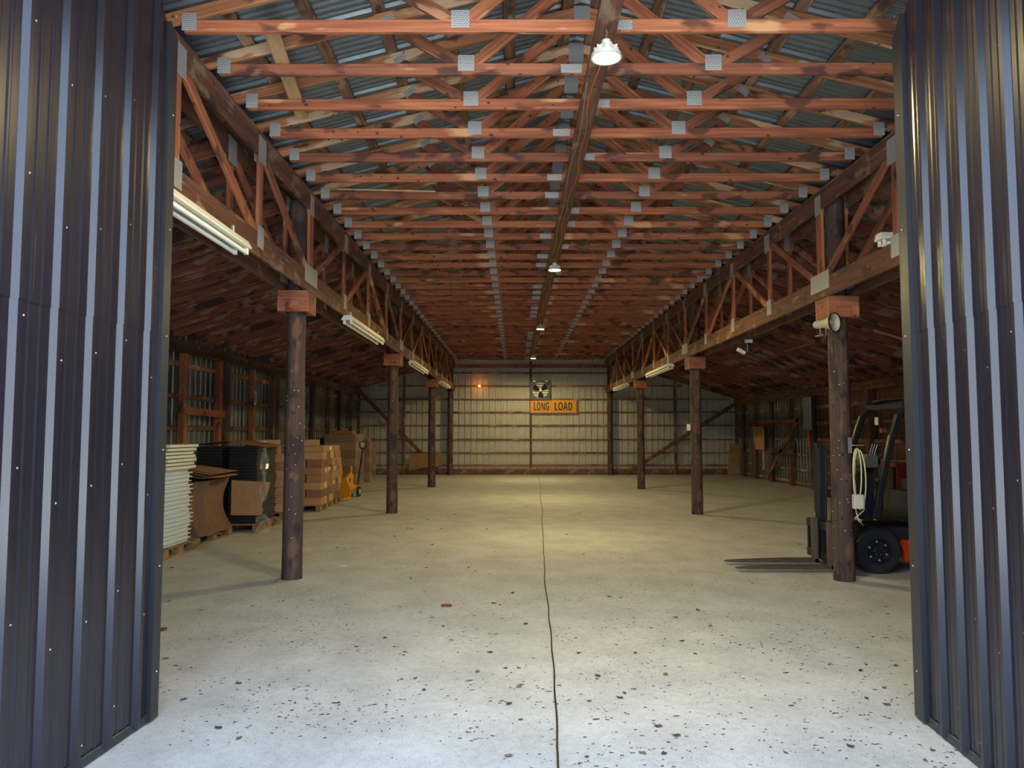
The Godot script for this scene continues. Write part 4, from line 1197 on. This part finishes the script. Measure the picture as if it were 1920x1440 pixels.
		part("side_panel", boxm(Vector3(0.62, 0.24, 0.18), 0.03), M.orange, f, Vector3(4.76, 0.25, z))
	part("front_cowl", boxm(Vector3(0.12, 0.55, 0.8), 0.03), dk, f, Vector3(4.08, 0.86, 0))
	part("floor_plate", boxm(Vector3(0.5, 0.03, 0.84), 0.008), blk, f, Vector3(4.36, 0.62, 0))
	part("hood", boxm(Vector3(0.95, 0.36, 0.74), 0.06), dk, f, Vector3(5.1, 0.72, 0))
	part("counterweight", boxm(Vector3(0.55, 0.72, 0.96), 0.1), M.orange, f, Vector3(5.75, 0.55, 0))
	part("seat_cushion", boxm(Vector3(0.46, 0.12, 0.46), 0.04), M.black_rubber, f, Vector3(5.0, 0.97, 0))
	part("seat_back", boxm(Vector3(0.12, 0.46, 0.44), 0.04), M.black_rubber, f, Vector3(5.26, 1.24, 0)).rotation.z = -0.15
	# steering column and wheel
	part("steering_column", lum(Vector3(4.1, 0.95, 0.0), Vector3(4.38, 1.28, 0.0), 0.09, 0.09), blk, f)
	part("dash_box", boxm(Vector3(0.14, 0.15, 0.3), 0.02), mat(c8(120, 116, 100), 0.6), f, Vector3(4.2, 1.26, 0.1))
	var sw := MB.new()
	pts = []
	for q in 25: pts.append(Vector3(cos(TAU * q / 24) * 0.16, 0, sin(TAU * q / 24) * 0.16))
	sw.tube(pts, 0.013, 8, false)
	for q in 3: sw.tube([Vector3.ZERO, Vector3(cos(TAU * q / 3) * 0.16, 0, sin(TAU * q / 3) * 0.16)], 0.009, 6)
	var swo := part("steering_wheel", sw.mesh(), M.black_rubber, f, Vector3(4.37, 1.34, 0.02))
	swo.rotation.z = 0.75
	for z in [0.1, 0.16, 0.22]:
		var lv := MB.new()
		lv.tube([Vector3(4.24, 1.32, z), Vector3(4.28, 1.46, z + 0.01)], 0.007, 6)
		part("lever", lv.mesh(), M.steel, f)
	# overhead guard
	for z in [0.47, -0.47]:
		var s := MB.new()
		var line := [Vector3(4.12, 0.62, z), Vector3(4.22, 1.10, z * 0.99), Vector3(4.34, 1.55, z * 0.97), Vector3(4.42, 1.78, z * 0.96), Vector3(4.52, 1.91, z * 0.95), Vector3(4.66, 1.965, z * 0.94), Vector3(5.0, 1.985, z * 0.93), Vector3(5.62, 1.985, z * 0.92)]
		for i in line.size() - 1: s.bar(line[i], line[i + 1] + (line[i + 1] - line[i]).normalized() * 0.008, 0.06, 0.075, Vector3(-1, 0.4, 0) if i < 4 else Vector3.UP, 0.012)
		part("front_pillar", s.mesh(), M.guard, f)
		part("rear_pillar", lum(Vector3(5.62, 1.98, z * 0.92), Vector3(5.72, 0.9, z * 0.9), 0.06, 0.06, Vector3(1, 0, 0), 0.01), M.guard, f)
	for x in [4.50, 4.75, 4.95, 5.15, 5.35, 5.6]: part("guard_bar", lum(Vector3(x, 1.965 if x > 4.6 else 1.91, -0.45), Vector3(x, 1.965 if x > 4.6 else 1.91, 0.45), 0.05, 0.06 if x < 4.6 else 0.03), M.guard, f)
	# work lamp and mirror
	var wl := part("work_lamp", boxm(Vector3(0.05, 0.10, 0.085), 0.008), blk, f, Vector3(4.27, 1.73, 0.30))
	part("lamp_face", boxm(Vector3(0.006, 0.088, 0.075), 0.002), mat(c8(196, 188, 140), 0.3), wl, Vector3(-0.028, 0, 0))
	part("lamp_stay", boxm(Vector3(0.12, 0.02, 0.02), 0.003), blk, wl, Vector3(0.06, -0.03, 0.06))
	part("signal_lamp", boxm(Vector3(0.06, 0.06, 0.06), 0.015), mat(c8(90, 60, 40), 0.4), f, Vector3(4.30, 1.62, 0.34))
	# dark red utility tractor behind
	var t := thing("red_tractor", "dark red tractor parked in the shade behind the forklift", "tractor", Vector3(6.55, 0, -12.4))
	var red: Material = mat(c8(98, 24, 28), 0.55)
	part("hood", boxm(Vector3(1.0, 0.5, 0.6), 0.08), red, t, Vector3(0.1, 0.85, 0.0))
	part("grille", boxm(Vector3(0.06, 0.42, 0.5), 0.02), blk, t, Vector3(-0.42, 0.83, 0))
	part("canopy", boxm(Vector3(1.0, 1.0, 0.9), 0.12), red, t, Vector3(0.75, 1.52, 0))
	part("axle_block", boxm(Vector3(1.4, 0.3, 0.3), 0.04), blk, t, Vector3(0.4, 0.45, 0))
	for z in [0.5, -0.5]:
		var fw := part("front_tyre", wheel_mesh(0.36, 0.2, 0.2), M.black_rubber, t, Vector3(-0.1, 0.36, z))
		fw.rotation.x = PI / 2
		var rw := part("rear_tyre", wheel_mesh(0.55, 0.3, 0.3), M.black_rubber, t, Vector3(1.15, 0.55, z * 1.15))
		rw.rotation.x = PI / 2
		for e in [[fw, 0.205], [rw, 0.305]]:
			var d := MB.new()
			d.lathe([Vector2(0, 0.04), Vector2(e[1], 0.04), Vector2(e[1], -0.04), Vector2(0, -0.04)], 24)
			part("rim", d.mesh(), red, e[0])

# ---------------------------------------------------------------- floor details
func leaf_mesh(sd: int) -> ArrayMesh:
	var r := RandomNumberGenerator.new()
	r.seed = sd
	var s := MB.new()
	var n := 9
	var pts := []
	for i in n:
		var a := TAU * i / n
		var rad := 0.5 * (0.55 + 0.45 * r.randf()) * (1.0 if i % 2 else 0.72)
		var p := Vector2(cos(a) * rad, sin(a) * rad * 0.62)
		pts.append(Vector3(p.x, 0.05 + 0.5 * p.x * p.x + 0.35 * absf(p.y) * r.randf(), p.y))
	for i in n:
		s.tri(Vector3(0, 0.03, 0), pts[(i + 1) % n], pts[i])
	return s.mesh()

func build_floor_details() -> void:
	# thin black cable
	var c := MB.new()
	var pts := [Vector3(0.13, 0.006, -2.5)]
	var key := [[1047, 1440], [1045, 1390], [1041, 1300], [1036, 1225], [1031, 1170], [1026, 1120], [1021.5, 1095], [1021, 1060], [1019, 1030], [1018, 1000], [1016, 975], [1017, 955], [1014, 940], [1013, 925], [1014, 912], [1011, 900], [1010, 893]]
	for k in key: pts.append(ground_at(k[0], k[1], 0.006))
	var smooth := []
	for i in pts.size() - 1:
		for e in 10:
			var p: Vector3 = pts[i].cubic_interpolate(pts[i + 1], pts[maxi(i - 1, 0)], pts[mini(i + 2, pts.size() - 1)], e / 10.0)
			p.y = 0.006
			p.x += 0.003 * sin(p.z * 7.0)
			smooth.append(p)
	pts = smooth
	c.tube(pts, 0.0055, 6)
	solo("floor_cable", c.mesh(), M.cord, Vector3.ZERO, "thin black cable running down the middle of the concrete floor", "cable")
	# leaves: the larger ones one by one
	var lm := []
	for i in 6: lm.append(leaf_mesh(400 + i))
	var cols := [mat(c8(74, 56, 42), 0.9), mat(c8(98, 70, 48), 0.9), mat(c8(58, 50, 42), 0.9), mat(c8(120, 92, 62), 0.9)]
	var spots := []
	for p in [[215, 293], [247, 290], [350, 325], [525, 290], [248, 385], [435, 384], [730, 386], [137, 431], [380, 486], [352, 540], [465, 569], [340, 634], [612, 633], [657, 655], [243, 706], [1210, 530], [1350, 546], [1595, 407], [1810, 500], [1245, 420], [1325, 286], [965, 348], [983, 241], [1520, 820], [1590, 826], [775, 862], [815, 872], [450, 1010], [790, 1060], [195, 1195], [755, 1178], [270, 1345], [325, 1420], [670, 1302], [850, 1280], [1440, 1328], [1685, 1183], [935, 1400], [895, 797], [980, 995], [75, 1085], [1395, 706], [1320, 1182]]: spots.append(Vector2(700 + p[0] / 3.4286, 880 + p[1] / 3.4286))
	for p in [[1545, 313], [1715, 260], [1810, 377], [1245, 580], [1690, 585], [960, 750], [1470, 740], [1130, 916], [900, 940], [1165, 880], [290, 1355], [300, 960], [1420, 1130], [1555, 1200], [1300, 1330], [1460, 1335], [880, 1360], [1590, 490]]: spots.append(Vector2(880 + p[0] / 4.0, 1080 + p[1] / 4.0))
	for p in [[1320, 118], [1275, 342], [1440, 885], [1580, 185], [1495, 637], [1715, 1110], [1300, 565], [1870, 760], [1870, 1190]]: spots.append(Vector2(p[0] / 4.174, 1100 + p[1] / 4.174))
	for p in [[325, 400], [505, 630], [270, 620], [415, 805], [275, 890], [435, 940], [145, 1272], [745, 1385], [225, 670]]: spots.append(Vector2(1560 + p[0] / 4.236, 1100 + p[1] / 4.236))
	for p in [[322, 1065], [488, 1037], [570, 1023], [600, 999], [602, 1007], [632, 1027], [648, 1030], [740, 1006], [765, 991], [770, 1083], [1373, 973], [1392, 1007], [1455, 1000], [1500, 1021], [1436, 1021]]: spots.append(Vector2(p[0], p[1]))
	for i in spots.size():
		var at := ground_at(spots[i].x, spots[i].y)
		var far := clampf(-at.z / 9.0, 0.6, 1.7)
		var o := solo("dry_leaf", lm[i % 6], cols[(i * 7) % 4], Vector3(at.x, 0.001, at.z), "curled brown dry leaf lying on the concrete floor", "leaf", "dry leaves on the floor")
		var sc := rng.randf_range(0.045, 0.085) * (0.75 + 0.4 * far)
		o.basis = Basis(Vector3.UP, rng.randf() * TAU).scaled(Vector3(sc, sc * 0.8, sc))
	# wood chips and crumbs nobody would count
	var mm := MultiMesh.new()
	mm.transform_format = MultiMesh.TRANSFORM_3D
	mm.mesh = lm[0]
	mm.instance_count = 8000
	var f := FastNoiseLite.new()
	f.seed = 9; f.frequency = 0.35
	for i in mm.instance_count:
		var p := Vector3.ZERO
		for tries in 12:
			var d := 2.4 + pow(rng.randf(), 1.7) * 14.0
			p = Vector3(rng.randf_range(-2.6, 3.6) * (1.0 if d < 6 else 1.1), 0.001, -d)
			if f.get_noise_2d(p.x * 1.5, p.z * 2.5) + 0.12 * (1.0 if p.x > 0.3 else -0.4) > rng.randf_range(-0.45, 0.35): break
		var sc := rng.randf_range(0.009, 0.026) * (1.7 if rng.randf() < 0.08 else 1.0)
		mm.set_instance_transform(i, Transform3D(Basis(Vector3.UP, rng.randf() * TAU).scaled(Vector3(sc * rng.randf_range(0.8, 2.2), sc * 0.5, sc)), p))
	var mi := MultiMeshInstance3D.new()
	mi.name = "leaf_litter"
	mi.multimesh = mm
	mi.material_override = mat(c8(78, 66, 54), 0.95)
	add_child(mi)
	tag(mi, "fine brown leaf crumbs and chips scattered on the concrete floor", "litter")
	mi.set_meta("kind", "stuff")
	# scraps
	for e in [[643, 1062, 0.11, "white", "white paper scrap on the floor beside the first carton-side pole"], [805, 937, 0.16, "white", "white paper scrap on the floor inside the second carton-side pole"], [837, 1137, 0.10, "red", "reddish brown bark chip on the floor left of the black cable"], [305, 1182, 0.07, "red", "reddish brown bark chip on the floor beside the clad door"]]:
		var at := ground_at(e[0], e[1])
		var s := MB.new()
		var L2: float = e[2]
		s.slab(PackedVector2Array([Vector2(-L2 / 2, -0.01), Vector2(-L2 * 0.2, -0.035), Vector2(L2 * 0.35, -0.03), Vector2(L2 / 2, 0.0), Vector2(L2 * 0.3, 0.03), Vector2(-L2 * 0.3, 0.028)]), 0.0, 0.006 if e[3] == "white" else 0.015)
		solo("paper_scrap" if e[3] == "white" else "bark_chip", s.mesh(), M.paper if e[3] == "white" else mat(c8(120, 62, 48), 0.9), Vector3(at.x, 0.001, at.z), e[4], "paper" if e[3] == "white" else "bark chip")

func _ready() -> void:
	rng.seed = 20240607
	setup()
	make_materials()
	M.white_flat = mat(c8(212, 212, 200), 0.5)
	M.black_lip = mat(c8(52, 56, 60), 0.35)
	build_floor()
	build_walls()
	build_ceiling()
	build_door("door_1", Vector3(-2.16, 0, -DF - 0.17), Vector3(-2.03, 0, -4.28), Vector3.RIGHT, 0.25, -0.04, 0.075)
	build_door("door_2", Vector3(2.10, 0, -DF - 0.17), Vector3(2.275, 0, -4.31), Vector3.LEFT, 0.2, 0.05, 0.11)
	build_trusses()
	build_girder(-1)
	build_girder(1)
	var ll := ["round dark timber pole between the clad door and the cartons, first of the carton-side row", "round dark timber pole, second of the carton-side row, across from the pallet jack", "round dark timber pole, third of the carton-side row"]
	var rl := ["round worn timber pole with horn speaker and cream cord, in front of the forklift", "round dark timber pole, second of the forklift-side row, with a white switch box", "round dark timber pole, third of the forklift-side row"]
	for i in 3:
		build_pole(PL, [8.3, 14.95, 22.0][i], ll[i])
		build_pole(PR, [8.23, 14.78, 21.3][i], rl[i])
	build_pole(PL, DB - 0.2, "round timber pole against the back wall on the cartons' side of the fan", 0.10, 0.09)
	build_pole(PR, DB - 0.2, "round timber pole against the back wall at the sign's outer side", 0.10, 0.09)
	build_lamps()
	build_wall_items()
	build_pole_items()
	build_goods()
	build_forklift()
	build_floor_details()
